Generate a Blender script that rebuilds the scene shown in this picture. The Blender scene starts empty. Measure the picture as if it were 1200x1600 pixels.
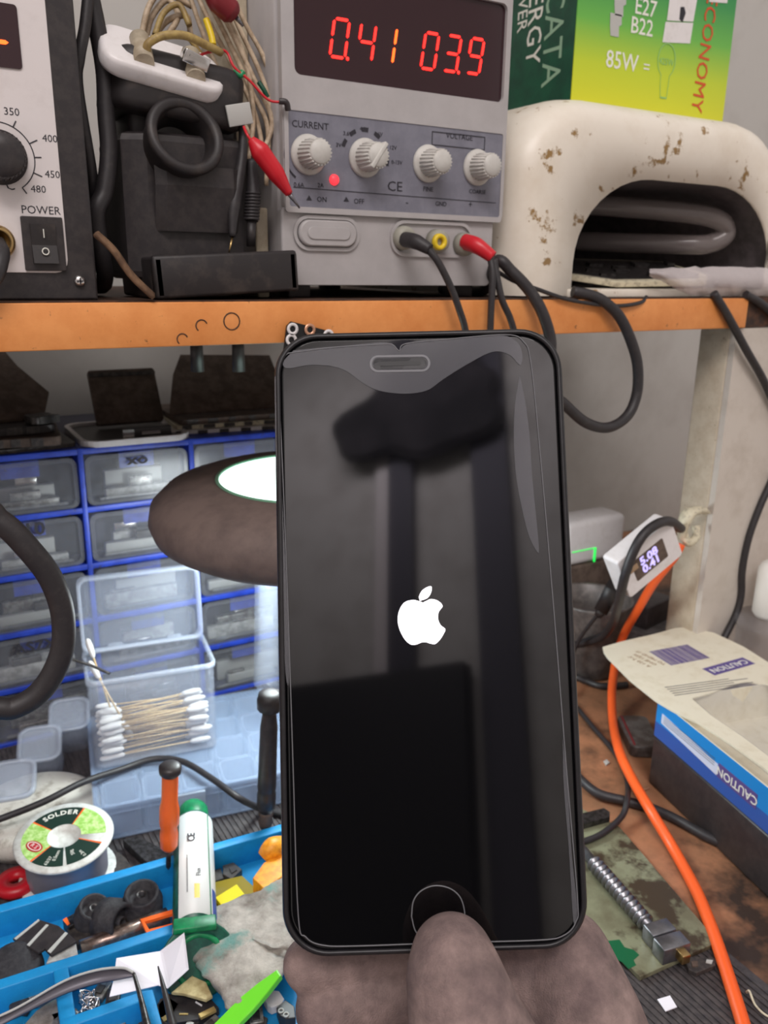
import bpy, bmesh, math, random
from mathutils import Vector, Matrix, noise
random.seed(7)
S = 0.01                      # everything below is written in centimetres
C = bpy.context.scene.collection
scn = bpy.context.scene
R = math.radians
V = Vector

# ---------------------------------------------------------------- camera
FPX = 1300.0
CAM = V((0, 0, 30))
psi, th, ro = R(30.4), R(16.3), .015
F_ = V((math.sin(psi)*math.cos(th), math.cos(psi)*math.cos(th), -math.sin(th)))
R0 = V((math.cos(psi), -math.sin(psi), 0)); U0 = R0.cross(F_)
R_ = R0*math.cos(ro) + U0*math.sin(ro); U_ = U0*math.cos(ro) - R0*math.sin(ro)
def at(x, y, ax, v):          # the point of a known plane (bench top, shelf front ...) seen at that spot
    r = F_*FPX + R_*(x-600) - U_*(y-800)
    i = 'xyz'.index(ax)
    return CAM + r*((v-CAM[i])/r[i])
cd = bpy.data.cameras.new('camera'); cam = bpy.data.objects.new('camera', cd); C.objects.link(cam)
cd.sensor_fit = 'VERTICAL'; cd.sensor_height = 36; cd.lens = FPX/1600*36
cd.clip_start = .02; cd.clip_end = 50
mw = Matrix((R_, U_, -F_)).transposed().to_4x4(); mw.translation = CAM*S
cam.matrix_world = mw
cd.dof.use_dof = True; cd.dof.focus_distance = .26; cd.dof.aperture_fstop = 24
scn.camera = cam
scn.view_settings.view_transform = 'Standard'; scn.view_settings.look = 'None'
scn.view_settings.gamma = 1; scn.view_settings.use_curve_mapping = False
scn.view_settings.exposure = 0.12
# ---------------------------------------------------------------- world and lights
w = bpy.data.worlds.new('world'); scn.world = w; w.use_nodes = True
bg = w.node_tree.nodes['Background']; bg.inputs[0].default_value = (1.0, .93, .9, 1); bg.inputs[1].default_value = .55
def area(name, loc, target, sx, sy, power, col):
    l = bpy.data.lights.new(name, 'AREA'); l.shape = 'RECTANGLE'; l.size = sx*S; l.size_y = sy*S
    l.energy = power; l.color = col
    o = bpy.data.objects.new(name, l); C.objects.link(o)
    o.location = V(loc)*S
    o.rotation_euler = (V(target)-V(loc)).to_track_quat('-Z', 'Y').to_euler()
    return o
area('ceiling_light', (-35, -75, 165), (20, 35, 15), 110, 45, 15, (1, .93, .9))
area('wall_fill_light', (-90, -120, 200), (-90, -190, 120), 150, 30, 34, (1, .93, 1))  # unseen fill lamp, added to brighten the front wall mirrored in the screen

# ---------------------------------------------------------------- materials
def lin(c):
    return tuple(((x/255)/12.92 if x/255 <= .04045 else ((x/255+.055)/1.055)**2.4) for x in c) + (1,)
MATS = {}
def mat(name, col, rough=.5, metal=0, col2=None, scale=30, lo=.4, hi=.6, col3=None, scale3=8, lo3=.55, hi3=.7,
        bump=0, bscale=60, alpha=1, em=None, es=0, spec=.5, coat=0, detail=5):
    if name in MATS: return MATS[name]
    m = bpy.data.materials.new(name); m.use_nodes = True
    nt = m.node_tree; b = nt.nodes['Principled BSDF']
    b.inputs['Base Color'].default_value = lin(col); b.inputs['Roughness'].default_value = rough
    b.inputs['Metallic'].default_value = metal; b.inputs['Alpha'].default_value = alpha
    b.inputs['Specular IOR Level'].default_value = spec; b.inputs['Coat Weight'].default_value = coat
    b.inputs['Coat Roughness'].default_value = .05
    geo = nt.nodes.new('ShaderNodeNewGeometry')
    def noi(sc, off):
        mp = nt.nodes.new('ShaderNodeMapping'); mp.inputs['Location'].default_value = (off, off*.7, off*.3)
        n = nt.nodes.new('ShaderNodeTexNoise'); n.inputs['Scale'].default_value = sc*4; n.inputs['Detail'].default_value = detail
        n.inputs['Roughness'].default_value = .65
        nt.links.new(geo.outputs['Position'], mp.inputs[0]); nt.links.new(mp.outputs[0], n.inputs['Vector']); return n
    last = None
    def layer(prev, c, sc, lo, hi, off):
        n = noi(sc, off); r = nt.nodes.new('ShaderNodeValToRGB')
        r.color_ramp.elements[0].position = lo; r.color_ramp.elements[1].position = hi
        mx = nt.nodes.new('ShaderNodeMix'); mx.data_type = 'RGBA'
        nt.links.new(n.outputs[0], r.inputs[0]); nt.links.new(r.outputs[0], mx.inputs[0])
        if prev is None: mx.inputs[6].default_value = lin(col)
        else: nt.links.new(prev, mx.inputs[6])
        mx.inputs[7].default_value = lin(c)
        return mx.outputs[2]
    if col2: last = layer(last, col2, scale, lo, hi, 1.3)
    if col3: last = layer(last, col3, scale3, lo3, hi3, 4.7)
    if last: nt.links.new(last, b.inputs['Base Color'])
    if bump:
        n = noi(bscale, 2.1); bp = nt.nodes.new('ShaderNodeBump'); bp.inputs['Strength'].default_value = bump
        bp.inputs['Distance'].default_value = .001
        nt.links.new(n.outputs[0], bp.inputs['Height']); nt.links.new(bp.outputs[0], b.inputs['Normal'])
    if em: b.inputs['Emission Color'].default_value = lin(em); b.inputs['Emission Strength'].default_value = es
    MATS[name] = m; return m
K = dict(
 wall=mat('wall_paint', (200,197,192), .8, col2=(178,173,167), scale=2, lo=.45, hi=.75, bump=.1),
 shelf_edge=mat('shelf_edge_orange', (240,160,92), .55, col2=(224,140,72), scale=14, lo=.35, hi=.7, col3=(120,78,48), scale3=45, lo3=.64, hi3=.72, bump=.1),
 shelf_dirt=mat('shelf_grime', (88,58,40), .7, col2=(50,36,30), scale=40),
 bench=mat('bench_laminate', (170,118,86), .5, col2=(128,92,68), scale=10, lo=.35, hi=.7, col3=(58,44,36), scale3=4, lo3=.5, hi3=.66, bump=.15),
 post=mat('post_paint', (196,184,164), .6, col2=(176,160,138), scale=25, lo=.4, hi=.7, col3=(120,98,74), scale3=70, lo3=.66, hi3=.72, bump=.2),
 panelw=mat('panel_paint', (206,198,188), .6, col2=(186,176,164), scale=12, lo=.45, hi=.8, bump=.1),
 blk=mat('black_plastic', (44,40,42), .42, col2=(56,51,51), scale=60),
 blk_d=mat('dusty_black_plastic', (40,36,37), .5, col2=(70,62,58), scale=30, lo=.5, hi=.8),
 rub=mat('black_rubber_cable', (44,41,43), .5, col2=(60,56,56), scale=80, lo=.5, hi=.8),
 rubber=mat('knob_rubber', (34,33,38), .7, col2=(52,50,54), scale=120, bump=.2),
 stw=mat('station_white', (222,215,214), .45, col2=(206,198,196), scale=20, lo=.5, hi=.9),
 red_led=mat('red_led', (255,30,30), .4, em=(255,36,30), es=3.2),
 red_core=mat('red_led_hot', (255,120,30), .4, em=(255,74,26), es=3.2),
 red_dot=mat('red_indicator', (250,60,70), .4, em=(255,50,60), es=1.3),
 disp=mat('display_glass', (52,30,36), .12, spec=.6),
 ink=mat('black_ink', (44,42,50), .7), inkg=mat('grey_ink', (88,86,96), .7),
 white_ink=mat('white_ink', (235,235,225), .6), ink_p=mat('purple_ink', (92,76,140), .6), ink_b=mat('brown_ink', (168,140,110), .6),
 psu=mat('psu_grey', (180,176,176), .42, col2=(166,162,162), scale=18, lo=.4, hi=.9, bump=.03, bscale=900),
 psu_p=mat('psu_panel', (128,128,140), .5, col2=(118,118,130), scale=30),
 knob=mat('knob_cream', (206,204,198), .45, col2=(196,193,187), scale=30),
 chrome=mat('chrome', (215,212,210), .2, 1), steel=mat('steel', (150,150,155), .35, .9, col2=(128,128,132), scale=30),
 brass=mat('brass', (190,160,110), .3, 1), dsteel=mat('dark_steel', (95,92,92), .4, .8, col2=(60,56,54), scale=90),
 yel=mat('yellow_plastic', (232,200,40), .4), redp=mat('red_plastic', (206,30,44), .35), dred=mat('maroon_plastic', (120,24,34), .4),
 sock=mat('socket_grey', (160,158,146), .5),
 uv=mat('uv_lamp_white', (236,228,214), .38, col2=(222,210,192), scale=8, lo=.45, hi=.8, col3=(150,118,70), scale3=16, lo3=.61, hi3=.66),
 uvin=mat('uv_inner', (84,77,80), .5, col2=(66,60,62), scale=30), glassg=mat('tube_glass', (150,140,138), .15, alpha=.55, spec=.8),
 cream=mat('cream_board', (214,206,180), .5, col2=(150,140,120), scale=90, lo=.5, hi=.7),
 bag=mat('bubble_film', (225,215,215), .2, alpha=.7, bump=.6, bscale=160, spec=.8),
 dgreen=mat('dark_green_card', (18,84,60), .4, col2=(14,70,52), scale=20), green_lit=mat('green_glow', (40,230,90), .4, em=(30,240,90), es=.9),
 redtext=mat('red_print', (214,80,40), .5), ltgreen=mat('pale_green_print', (150,200,120), .6), greytext=mat('grey_print', (150,184,156), .6),
 wire=mat('cream_wire', (206,186,160), .5, col2=(170,148,122), scale=60), wire_y=mat('yellowed_wire', (172,148,88), .5, col2=(140,116,70), scale=60),
 whitep=mat('white_plastic', (230,226,226), .35, col2=(214,209,206), scale=40, lo=.5, hi=.8),
 beige=mat('beige_plastic', (188,176,154), .5, col2=(160,146,124), scale=25),
 tape=mat('grey_tape', (186,186,182), .5), blue_cab=mat('blue_cabinet', (40,72,190), .45, col2=(30,56,160), scale=20, col3=(60,60,80), scale3=50, lo3=.62, hi3=.7),
 cabin=mat('cabinet_inner', (60,60,72), .7),
 clear=mat('clear_drawer', (150,152,160), .22, alpha=.2, col2=(120,118,116), scale=40, lo=.5, hi=.8, spec=.6),
 clearb=mat('clear_box', (196,206,226), .16, alpha=.15, spec=.7), clear_rim=mat('clear_rim', (205,214,230), .2, alpha=.32, spec=.7),
 org=mat('organizer_plastic', (178,200,232), .2, alpha=.24, spec=.7), org_rim=mat('organizer_rim', (205,220,240), .2, alpha=.34, spec=.7),
 partm=mat('silver_part', (172,170,166), .35, .5, col2=(110,106,102), scale=70), partw=mat('white_part', (190,190,186), .5, col2=(150,148,146), scale=40), partd=mat('dark_part', (52,48,48), .5, col2=(80,74,70), scale=80),
 bdark=mat('dusty_board', (104,88,78), .75, col2=(80,66,58), scale=30, bump=.2), lampb=mat('lamp_rubber', (118,102,96), .7, col2=(98,84,80), scale=18, lo=.4, hi=.7, col3=(120,104,96), scale3=10, lo3=.55, hi3=.75, bump=.12, bscale=300),
 lens=mat('lamp_glow', (235,255,250), .4, em=(225,255,246), es=2.4), lens_rim=mat('lens_rim', (120,170,140), .3),
 cotton=mat('cotton', (240,238,236), .9, bump=.5, bscale=900), wood=mat('stick_wood', (214,188,140), .6, col2=(190,160,112), scale=200),
 spoolw=mat('spool_white', (228,230,226), .4, col2=(206,206,200), scale=60), spool_g=mat('spool_green', (150,205,90), .5, col2=(206,232,160), scale=90, lo=.4, hi=.6), spool_d=mat('spool_dark_green', (26,52,42), .5), spool_r=mat('emblem_red', (190,36,50), .45),
 solder=mat('solder_wire', (206,203,218), .3, .7), orange=mat('orange_plastic', (255,112,40), .4), orange_c=mat('orange_cable', (255,104,44), .4),
 green=mat('green_cap', (16,140,84), .4, col2=(14,112,70), scale=60), gflux=mat('dark_green_flux', (22,96,76), .35, col2=(16,70,60), scale=40), label=mat('white_label', (238,240,238), .35),
 blueink=mat('blue_ink', (50,80,160), .5), yelink=mat('yellow_ink', (230,200,90), .5),
 tray=mat('blue_tray', (24,150,214), .5, col2=(20,132,196), scale=30, lo=.3, hi=.8, bump=.15, bscale=200), yelf=mat('yellow_foam', (246,226,10), .6), yelt=mat('amber_film', (170,150,20), .3, alpha=.75),
 amber=mat('amber_plastic', (250,170,40), .45, col2=(225,140,30), scale=80), cloth=mat('grimy_cotton', (200,192,183), .95, col2=(118,110,102), scale=12, lo=.36, hi=.66, col3=(110,150,142), scale3=8, lo3=.56, hi3=.66, bump=.5, bscale=200),
 paper=mat('white_paper', (244,242,250), .7), lime=mat('lime_plastic', (120,230,50), .4), gold=mat('gold_contact', (214,184,120), .35, .6),
 plate=mat('glass_plate', (134,136,110), .35, col2=(108,104,82), scale=12, lo=.4, hi=.65, col3=(66,54,40), scale3=6, lo3=.5, hi3=.56), tgreen=mat('green_stain', (20,96,60), .3),
 silicone=mat('ribbed_mat', (62,58,60), .55, col2=(82,76,76), scale=60), blue_card=mat('blue_card', (20,140,220), .4), blue_card2=mat('deep_blue_card', (44,92,176), .4), card=mat('cream_card', (226,220,200), .6, col2=(208,198,172), scale=25, lo=.5, hi=.8),
 lilac=mat('lilac_print', (214,220,240), .6), glass_dark=mat('phone_glass', (8,8,10), .04, spec=.72), case=mat('phone_case', (20,19,22), .4, col2=(28,26,30), scale=60),
 film=mat('protector_film_sheen', (98,98,103), .14, alpha=.5, spec=.8), film_edge=mat('protector_edge', (112,112,116), .3, alpha=.9), logo=mat('lit_logo', (250,248,255), .4, em=(248,246,255), es=1.3),
 hand=mat('grimy_skin', (172,148,142), .95, col2=(130,112,108), scale=36, lo=.3, hi=.7, col3=(96,80,82), scale3=14, lo3=.42, hi3=.78, bump=.7, bscale=500),
 lcd=mat('meter_display', (190,180,240), .3, em=(190,180,250), es=.9), backdrop_dark=mat('dark_backdrop', (20,18,20), .7), dcloth=mat('dark_grey_cloth', (62,58,62), .9, col2=(36,34,38), scale=.8), frostb=mat('white_bottle', (238,236,230), .35),
 pcb=mat('black_board', (22,22,24), .5), copper=mat('copper_ring', (222,170,140), .35, .7), brown=mat('brown_cardboard', (128,98,72), .8, col2=(90,66,48), scale=40), tw_grey=mat('tweezer_grey', (104,100,108), .4, .3), tan=mat('tan_pad', (206,190,140), .6, col2=(180,160,112), scale=60),
)
# striped and graded printed cards
def graded(name, z0, z1, stops):
    m = bpy.data.materials.new(name); m.use_nodes = True; nt = m.node_tree; b = nt.nodes['Principled BSDF']; b.inputs['Roughness'].default_value = .38
    g = nt.nodes.new('ShaderNodeNewGeometry'); s = nt.nodes.new('ShaderNodeSeparateXYZ'); mr = nt.nodes.new('ShaderNodeMapRange')
    mr.inputs['From Min'].default_value = z0*S; mr.inputs['From Max'].default_value = z1*S
    r = nt.nodes.new('ShaderNodeValToRGB')
    nt.links.new(g.outputs['Position'], s.inputs[0]); nt.links.new(s.outputs[2], mr.inputs[0]); nt.links.new(mr.outputs[0], r.inputs[0]); nt.links.new(r.outputs[0], b.inputs['Base Color'])
    e = r.color_ramp.elements; e[0].position = stops[0][0]; e[0].color = lin(stops[0][1]); e[1].position = stops[-1][0]; e[1].color = lin(stops[-1][1])
    for p, c in stops[1:-1]: x = e.new(p); x.color = lin(c)
    return m
K['carton_front'] = graded('yellow_to_green_print', 39.2, 47, [(0, (222,222,40)), (.3, (196,214,48)), (.58, (110,186,76)), (.85, (60,150,80)), (1, (40,140,80))])

# ---------------------------------------------------------------- mesh tools
def frame(o, x, y):
    x = V(x).normalized(); y = V(y); z = x.cross(y).normalized(); y = z.cross(x)
    m = Matrix((x, y, z)).transposed().to_4x4(); m.translation = V(o); return m
def XZ(x, y, z): return frame((x, y, z), (1, 0, 0), (0, 0, 1))      # a sheet facing the room
def FL(x, y, z, deg=0): return Matrix.Translation((x, y, z)) @ Matrix.Rotation(R(deg), 4, 'Z')
def cr(pts, n=8):
    P = [V(p) for p in pts]
    if len(P) < 3: return P
    out = []
    Q = [P[0]*2-P[1]] + P + [P[-1]*2-P[-2]]
    for i in range(1, len(Q)-2):
        a, b, c, d = Q[i-1:i+3]
        for k in range(n):
            t = k/n
            out.append(.5*((2*b)+(c-a)*t+(2*a-5*b+4*c-d)*t*t+(-a+3*b-3*c+d)*t**3))
    out.append(P[-1]); return out
def rrect(w, h, r, n=5, cx=0, cy=0):
    out = []
    for (sx, sy, a0) in ((1, 1, 0), (-1, 1, 90), (-1, -1, 180), (1, -1, 270)):
        for k in range(n+1):
            a = R(a0+90*k/n); out.append((cx+sx*(w/2-r)+r*math.cos(a), cy+sy*(h/2-r)+r*math.sin(a)))
    return out
class MB:
    def __init__(s, T=None): s.bm = bmesh.new(); s.T = T or Matrix.Identity(4); s.mi = 0
    def v(s, p): return s.bm.verts.new(s.T @ V(p))
    def f(s, vs, smooth=False):
        try: f = s.bm.faces.new(vs); f.smooth = smooth; f.material_index = s.mi; return f
        except ValueError: return None
    def box(s, x0, x1, y0, y1, z0, z1, bev=0, L=None, seg=2):
        b = bmesh.new(); bmesh.ops.create_cube(b, size=1)
        for v in b.verts: v.co = V(((x0+x1)/2+v.co.x*(x1-x0), (y0+y1)/2+v.co.y*(y1-y0), (z0+z1)/2+v.co.z*(z1-z0)))
        if bev: bmesh.ops.bevel(b, geom=b.edges[:], offset=bev, segments=seg, affect='EDGES', profile=.5)
        s.merge(b, L, smooth=bool(bev)); return s
    def merge(s, b, L=None, smooth=False):
        T = s.T @ L if L else s.T
        mp = {v: s.bm.verts.new(T @ v.co) for v in b.verts}
        for f in b.faces: s.f([mp[v] for v in f.verts], smooth)
        b.free()
    def rings(s, rings, closed=True, cap0=True, cap1=True, smooth=True, loop=False):
        vs = [[s.v(p) for p in r] for r in rings]; n = len(vs[0])
        pairs = list(zip(vs, vs[1:])) + ([(vs[-1], vs[0])] if loop else [])
        for a, b in pairs:
            for k in range(n if closed else n-1): s.f([a[k], a[(k+1) % n], b[(k+1) % n], b[k]], smooth)
        if not loop:
            if cap0: s.f(vs[0][::-1], False)
            if cap1: s.f(vs[-1], False)
        return s
    def prism(s, poly, z0, z1, bev=0, smooth=False):
        rs = []
        if bev:
            cx = sum(p[0] for p in poly)/len(poly); cy = sum(p[1] for p in poly)/len(poly)
            def sh(k):
                o = []
                for p in poly:
                    d = math.hypot(p[0]-cx, p[1]-cy); q = max(0, 1-k/d) if d else 1; o.append((cx+(p[0]-cx)*q, cy+(p[1]-cy)*q))
                return o
            for k, z in ((bev, z0), (bev*.3, z0+bev*.3), (0, z0+bev), (0, z1-bev), (bev*.3, z1-bev*.3), (bev, z1)): rs.append([(p[0], p[1], z) for p in sh(k)])
        else: rs = [[(p[0], p[1], z) for p in poly] for z in (z0, z1)]
        return s.rings(rs, smooth=smooth)
    def ringplate(s, outer, inner, z0, z1, smooth=False):
        rs = [[(p[0], p[1], z0) for p in outer], [(p[0], p[1], z1) for p in outer], [(p[0], p[1], z1) for p in inner], [(p[0], p[1], z0) for p in inner]]
        return s.rings(rs, loop=True, smooth=smooth)
    def lathe(s, prof, n=28, L=None, smooth=True, cap=True, a0=0, a1=360):
        T0 = s.T
        if L: s.T = s.T @ L
        full = a1-a0 >= 360; m = n if full else n+1
        rs = [[(r*math.cos(R(a0+(a1-a0)*k/n)), r*math.sin(R(a0+(a1-a0)*k/n)), z) for k in range(m)] for r, z in prof]
        s.rings(rs, closed=full, cap0=cap and full and prof[0][0] > 1e-4, cap1=cap and full and prof[-1][0] > 1e-4, smooth=smooth)
        s.T = T0; return s
    def cyl(s, p0, p1, r0, r1=None, n=16, smooth=True):
        return s.tube([p0, p1], [r0, r0 if r1 is None else r1], n, raw=True)
    def tube(s, pts, r, n=10, raw=False, sub=8, flat=1, caps=True):
        P = [V(p) for p in pts] if raw else cr(pts, sub)
        k = len(P); rad = [r]*k if not isinstance(r, (list, tuple)) else [r[min(len(r)-1, int(i/(k-1)*(len(r)-1)))]*(1-(i/(k-1)*(len(r)-1))%1) + r[min(len(r)-1, int(i/(k-1)*(len(r)-1))+1)]*((i/(k-1)*(len(r)-1))%1) for i in range(k)]
        t0 = (P[1]-P[0]).normalized(); up = V((0, 0, 1)) if abs(t0.z) < .9 else V((1, 0, 0)); nrm = (up - t0*up.dot(t0)).normalized()
        rs = []
        for i, p in enumerate(P):
            t = (P[min(i+1, k-1)]-P[max(i-1, 0)]).normalized(); nrm = (nrm - t*nrm.dot(t)).normalized(); bi = t.cross(nrm)
            rs.append([p + (nrm*math.cos(2*math.pi*j/n)*flat + bi*math.sin(2*math.pi*j/n))*rad[i] for j in range(n)])
        return s.rings(rs, cap0=caps, cap1=caps)
    def ball(s, c, r, n=12, sc=(1, 1, 1), L=None):
        b = bmesh.new(); bmesh.ops.create_uvsphere(b, u_segments=n*2, v_segments=n, radius=1)
        for v in b.verts: v.co = V((c[0]+v.co.x*r*sc[0], c[1]+v.co.y*r*sc[1], c[2]+v.co.z*r*sc[2]))
        s.merge(b, L, True); return s
    def text(s, body, size, x, y, z=0, align='CENTER', rot=0, bold=0, sx=1, depth=.01):
        cu = bpy.data.curves.new('t', 'FONT'); cu.body = body; cu.size = size; cu.align_x = align; cu.align_y = 'CENTER'; cu.offset = bold; cu.resolution_u = 2; cu.extrude = depth/2
        o = bpy.data.objects.new('t', cu); me = bpy.data.meshes.new_from_object(o)
        b = bmesh.new(); b.from_mesh(me)
        L = Matrix.Translation((x, y, z+depth/2)) @ Matrix.Rotation(R(rot), 4, 'Z') @ Matrix.Diagonal((sx, 1, 1, 1))
        s.merge(b, L); bpy.data.objects.remove(o); bpy.data.curves.remove(cu); bpy.data.meshes.remove(me); return s
    def build(s, name, m, parent=None, label=None, loc=None):
        o3 = V((0, 0, 0))
        if parent is not None:
            p = parent; 
            while p is not None: o3 = o3 + V(p.location)/S; p = p.parent
        elif loc is not None: o3 = V(loc)
        for v in s.bm.verts: v.co = (v.co - o3)*S
        bmesh.ops.remove_doubles(s.bm, verts=s.bm.verts, dist=1e-7)
        bmesh.ops.recalc_face_normals(s.bm, faces=s.bm.faces)
        me = bpy.data.meshes.new(name); s.bm.to_mesh(me); s.bm.free()
        for x in (m if isinstance(m, (list, tuple)) else [m]): me.materials.append(K[x] if isinstance(x, str) else x)
        o = bpy.data.objects.new(name, me); C.objects.link(o)
        if parent is not None: o.parent = parent
        elif loc is not None: o.location = V(loc)*S
        if label: o['label'] = label
        return o
def tag(o, label, cat, group=None, kind=None):
    o['label'] = label; o['category'] = cat
    if group: o['group'] = group
    if kind: o['kind'] = kind
    return o
def thing(name, loc, label, cat, group=None):
    o = bpy.data.objects.new(name, None); C.objects.link(o); o.location = V(loc)*S; o.empty_display_size = .01
    return tag(o, label, cat, group)
def struct(name, mb, m):
    o = mb.build(name, m); o['kind'] = 'structure'; return o
def dup(root, loc=None, label=None):
    def cp(o, par):
        c = o.copy(); C.objects.link(c)
        if par: c.parent = par
        for ch in o.children: cp(ch, c)
        return c
    c = cp(root, None)
    if loc is not None: c.location = V(loc)*S
    if label: c['label'] = label
    return c
SH = 28.6      # shelf top
def cable(name, pts, r, m, label, cat='cable', group=None, n=10):
    P = [at(*p) if len(p) == 4 else V(p) for p in pts]
    return tag(MB().tube(P, r, n).build(name, m, loc=P[0]), label, cat, group)

# ================================================================ the setting
struct('floor', MB().box(-180, 200, -190, 74, -76, -75), 'wall')
struct('wall_back', MB().box(-180, 200, 68, 72, -75, 175), 'wall')
struct('wall_front', MB().box(-330, 200, -194, -190, -75, 300), 'wall')
tag(MB().box(-150, -74, -189, -182, -75, 84, 1).build('backdrop', 'backdrop_dark', loc=(-108, -168, -75)), 'dark wardrobe added behind the viewer to darken the screen reflection', 'backdrop')  # unseen dark stand-in, added to darken the lower screen reflection
m = MB().box(-60, 130, 2, 67.9, -2.4, 0)
tag(m.build('workbench', 'bench', loc=(30, 34, 0)), 'workbench with a worn orange-brown laminate top stained black', 'workbench')
o = thing('wall_shelf', (20, 46, 26.7), 'orange-edged wooden shelf board carrying the power supply', 'shelf')
MB().box(-40, 46.7, 34.9, 35.1, 26.75, 28.55, .05).build('edge_band', 'shelf_edge', o)
MB().box(-40, 60, 35.1, 60, 26.75, 28.6).build('board', 'shelf_dirt', o, 'dirt-darkened brown board')
m = MB()
for (px, py, r) in ((362, 502, .33), (315, 509, .22), (285, 530, .2)):
    c = at(px, py, 'y', 34.9)
    pr = [(r, -.02), (r+.05, -.02), (r+.05, .02), (r, .02)]
    m.lathe(pr+[pr[0]], 20, frame((c.x, 34.9, c.z), (1, 0, 0), (0, 0, 1)), cap=False, a0=0 if r > .3 else 20, a1=360 if r > .3 else 230)
m.build('ring_stains', 'shelf_dirt', o)
o = thing('timber_post', (47.5, 37, 0), 'grubby cream timber post under the right end of the shelf', 'post')
MB().box(46.2, 49, 35.6, 37.9, 0, 26.68, .1).build('upright', 'post', o)
struct('wall_right', MB().box(46.25, 110, 35.15, 35.58, 0, 26.7), 'panelw')
# ribbed work mat
tag(MB().box(-108, -103, -189.5, -188, 84.5, 190).build('reflection_board', 'stw', loc=(-105, -189, 84)), 'narrow white board added on the far wall for the light streak in the screen reflection', 'board')  # unseen board added for the pale streak mirrored in the screen
tag(MB().box(-102.5, -93, -189.8, -187, 84.5, 215, .5).build('reflection_strip', 'inkg', loc=(-98, -188, 84.5)), 'narrow dark grey curtain added on the far wall for a dark band in the screen reflection', 'prop')  # unseen strip added to mirror as a dark band in the screen
tag(MB().box(-71, -58, -189.8, -187, -75, 240, .5).build('reflection_strip', 'inkg', loc=(-65, -188, -75)), 'wide dark grey curtain right of the wardrobe on the far wall, added for the screen reflection', 'prop')  # second added strip, darkens the right side of the screen reflection
m = MB(frame((-88, -186.5, 178), (-1, 0, 0), (0, 0, 1))); P = []
for k in range(40): a = 2*math.pi*k/40; r_ = 1+.13*math.sin(3*a+2.2)+.07*math.sin(7*a); P.append((33*r_*math.cos(a), 21*r_*math.sin(a)))
m.prism(P, 0, 5, 3, True); tag(m.build('reflection_cloth', 'dcloth', loc=(-88, -186.5, 170)), 'dark crumpled cloth added high on the far wall for a dark patch in the screen reflection', 'cloth')  # unseen shape added for the dark blob mirrored in the screen
m = MB(); m.box(-12, 29.6, 9, 52.7, 0.01, .1)
x = -12
while x < 29.3:
    m.box(x, x+.16, 9, 52.6, .1, .17); x += .3
tag(m.build('work_mat', 'silicone', loc=(9, 29, 0)), 'dark grey ribbed rubber mat covering the left of the bench', 'mat')

# ================================================================ soldering station
st = thing('soldering_station', (0, 46, SH), 'white-faced soldering station with black case and temperature dial', 'soldering station')
MB().box(-9, 7.5, 36.25, 55, SH+.05, 44, .3).build('case', 'blk', st)
m = MB(XZ(0, 36.25, 0)); m.prism([( -9, SH+.02), (7.52, SH+.02), (7.45, 44), (-9, 44)], 0, .25, .12)
m.build('front_frame', 'blk', st)
MB(XZ(0, 36, 0)).prism(rrect(14.6, 13.6, .5, 4, -.6-.25, 36.45), 0, .06, .03).build('front_panel', 'stw', st, 'white front panel')
d = MB(XZ(0, 35.93, 0)).prism(rrect(8, 2.1, .12, 3, 1.45, 37.85), 0, .05, .02).build('temperature_display', 'disp', st)
MB(XZ(4.65, 35.86, 37.62)).prism([(-.36, -.07), (.3, -.07), (.4, .0), (.3, .07), (-.3, .07), (-.4, 0)], 0, .02).build('lit_segment', 'red_core', d)
kx, kz = 4.35, 33.75
m = MB(XZ(kx, 35.94, kz)); m.lathe([(.96, 0), (.96, .12), (.8, .2), (.78, .9), (.72, 1.02), (.3, 1.05), (0, 1.05)], 40)
for k in range(30):
    a = R(k*12); m.cyl((.8*math.cos(a), .8*math.sin(a), .2), (.78*math.cos(a), .78*math.sin(a), .95), .045, n=6)
m.build('temperature_knob', 'blk', st)
m = MB(XZ(kx, 35.94, kz)); Rd = 1.22
m.rings([[(r*math.cos(R(a)), r*math.sin(R(a)), .01) for r in (Rd-.02, Rd+.02)] for a in range(-56, 235, 6)], closed=False, cap0=False, cap1=False, smooth=False)
for a in (90-3, 62, 27, 4, -22, -56):
    L = .32 if a in (87, 27, -22) else .25
    c, s_ = math.cos(R(a)), math.sin(R(a))
    m.prism([((Rd)*c-.02*s_, Rd*s_+.02*c), (Rd*c+.02*s_, Rd*s_-.02*c), ((Rd+L)*c+.02*s_, (Rd+L)*s_-.02*c), ((Rd+L)*c-.02*s_, (Rd+L)*s_+.02*c)], .005, .02)
for t, px, py in (('350', 18, 175), ('400', 78, 217), ('450', 82, 273), ('480', 60, 296)):
    p = at(px, py, 'y', 35.94); m.text(t, .37, p.x-kx, p.z-kz)
p = at(12, 290, 'y', 35.94); m.text('°C', .48, p.x-kx, p.z-kz)
p = at(64, 329, 'y', 35.94); m.text('POWER', .42, p.x-kx, p.z-kz, sx=.98)
m.build('dial_markings', 'ink', st)
s = MB(XZ(5.6, 35.94, 30.73)).prism(rrect(1.52, 2.0, .06, 3), 0, .1, .03).build('power_switch', 'blk', st)
m = MB(XZ(5.6, 35.84, 30.73)); m.rings([[(x, -.72, .02), (x, -.72, .24), (x, -.05, .06), (x, .72, .12), (x, .72, .0)] for x in (-.45, .45)], smooth=False).build('rocker', 'blk_d', s)
m = MB(XZ(5.6, 35.62, 30.45)); m.lathe([(.1, 0), (.14, 0), (.14, .02), (.1, .02), (.1, 0)], 18, cap=False); m.box(-.015, .015, .5, .82, -.08, -.03)
m.build('switch_marks', 'white_ink', s)
m = MB(XZ(3.95, 35.94, 30.75)); m.lathe([(.62, 0), (.62, .25), (.5, .4), (.42, .4), (.4, .1), (0, .1)], 30)
m.build('handpiece_socket', 'brass', st)
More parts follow.
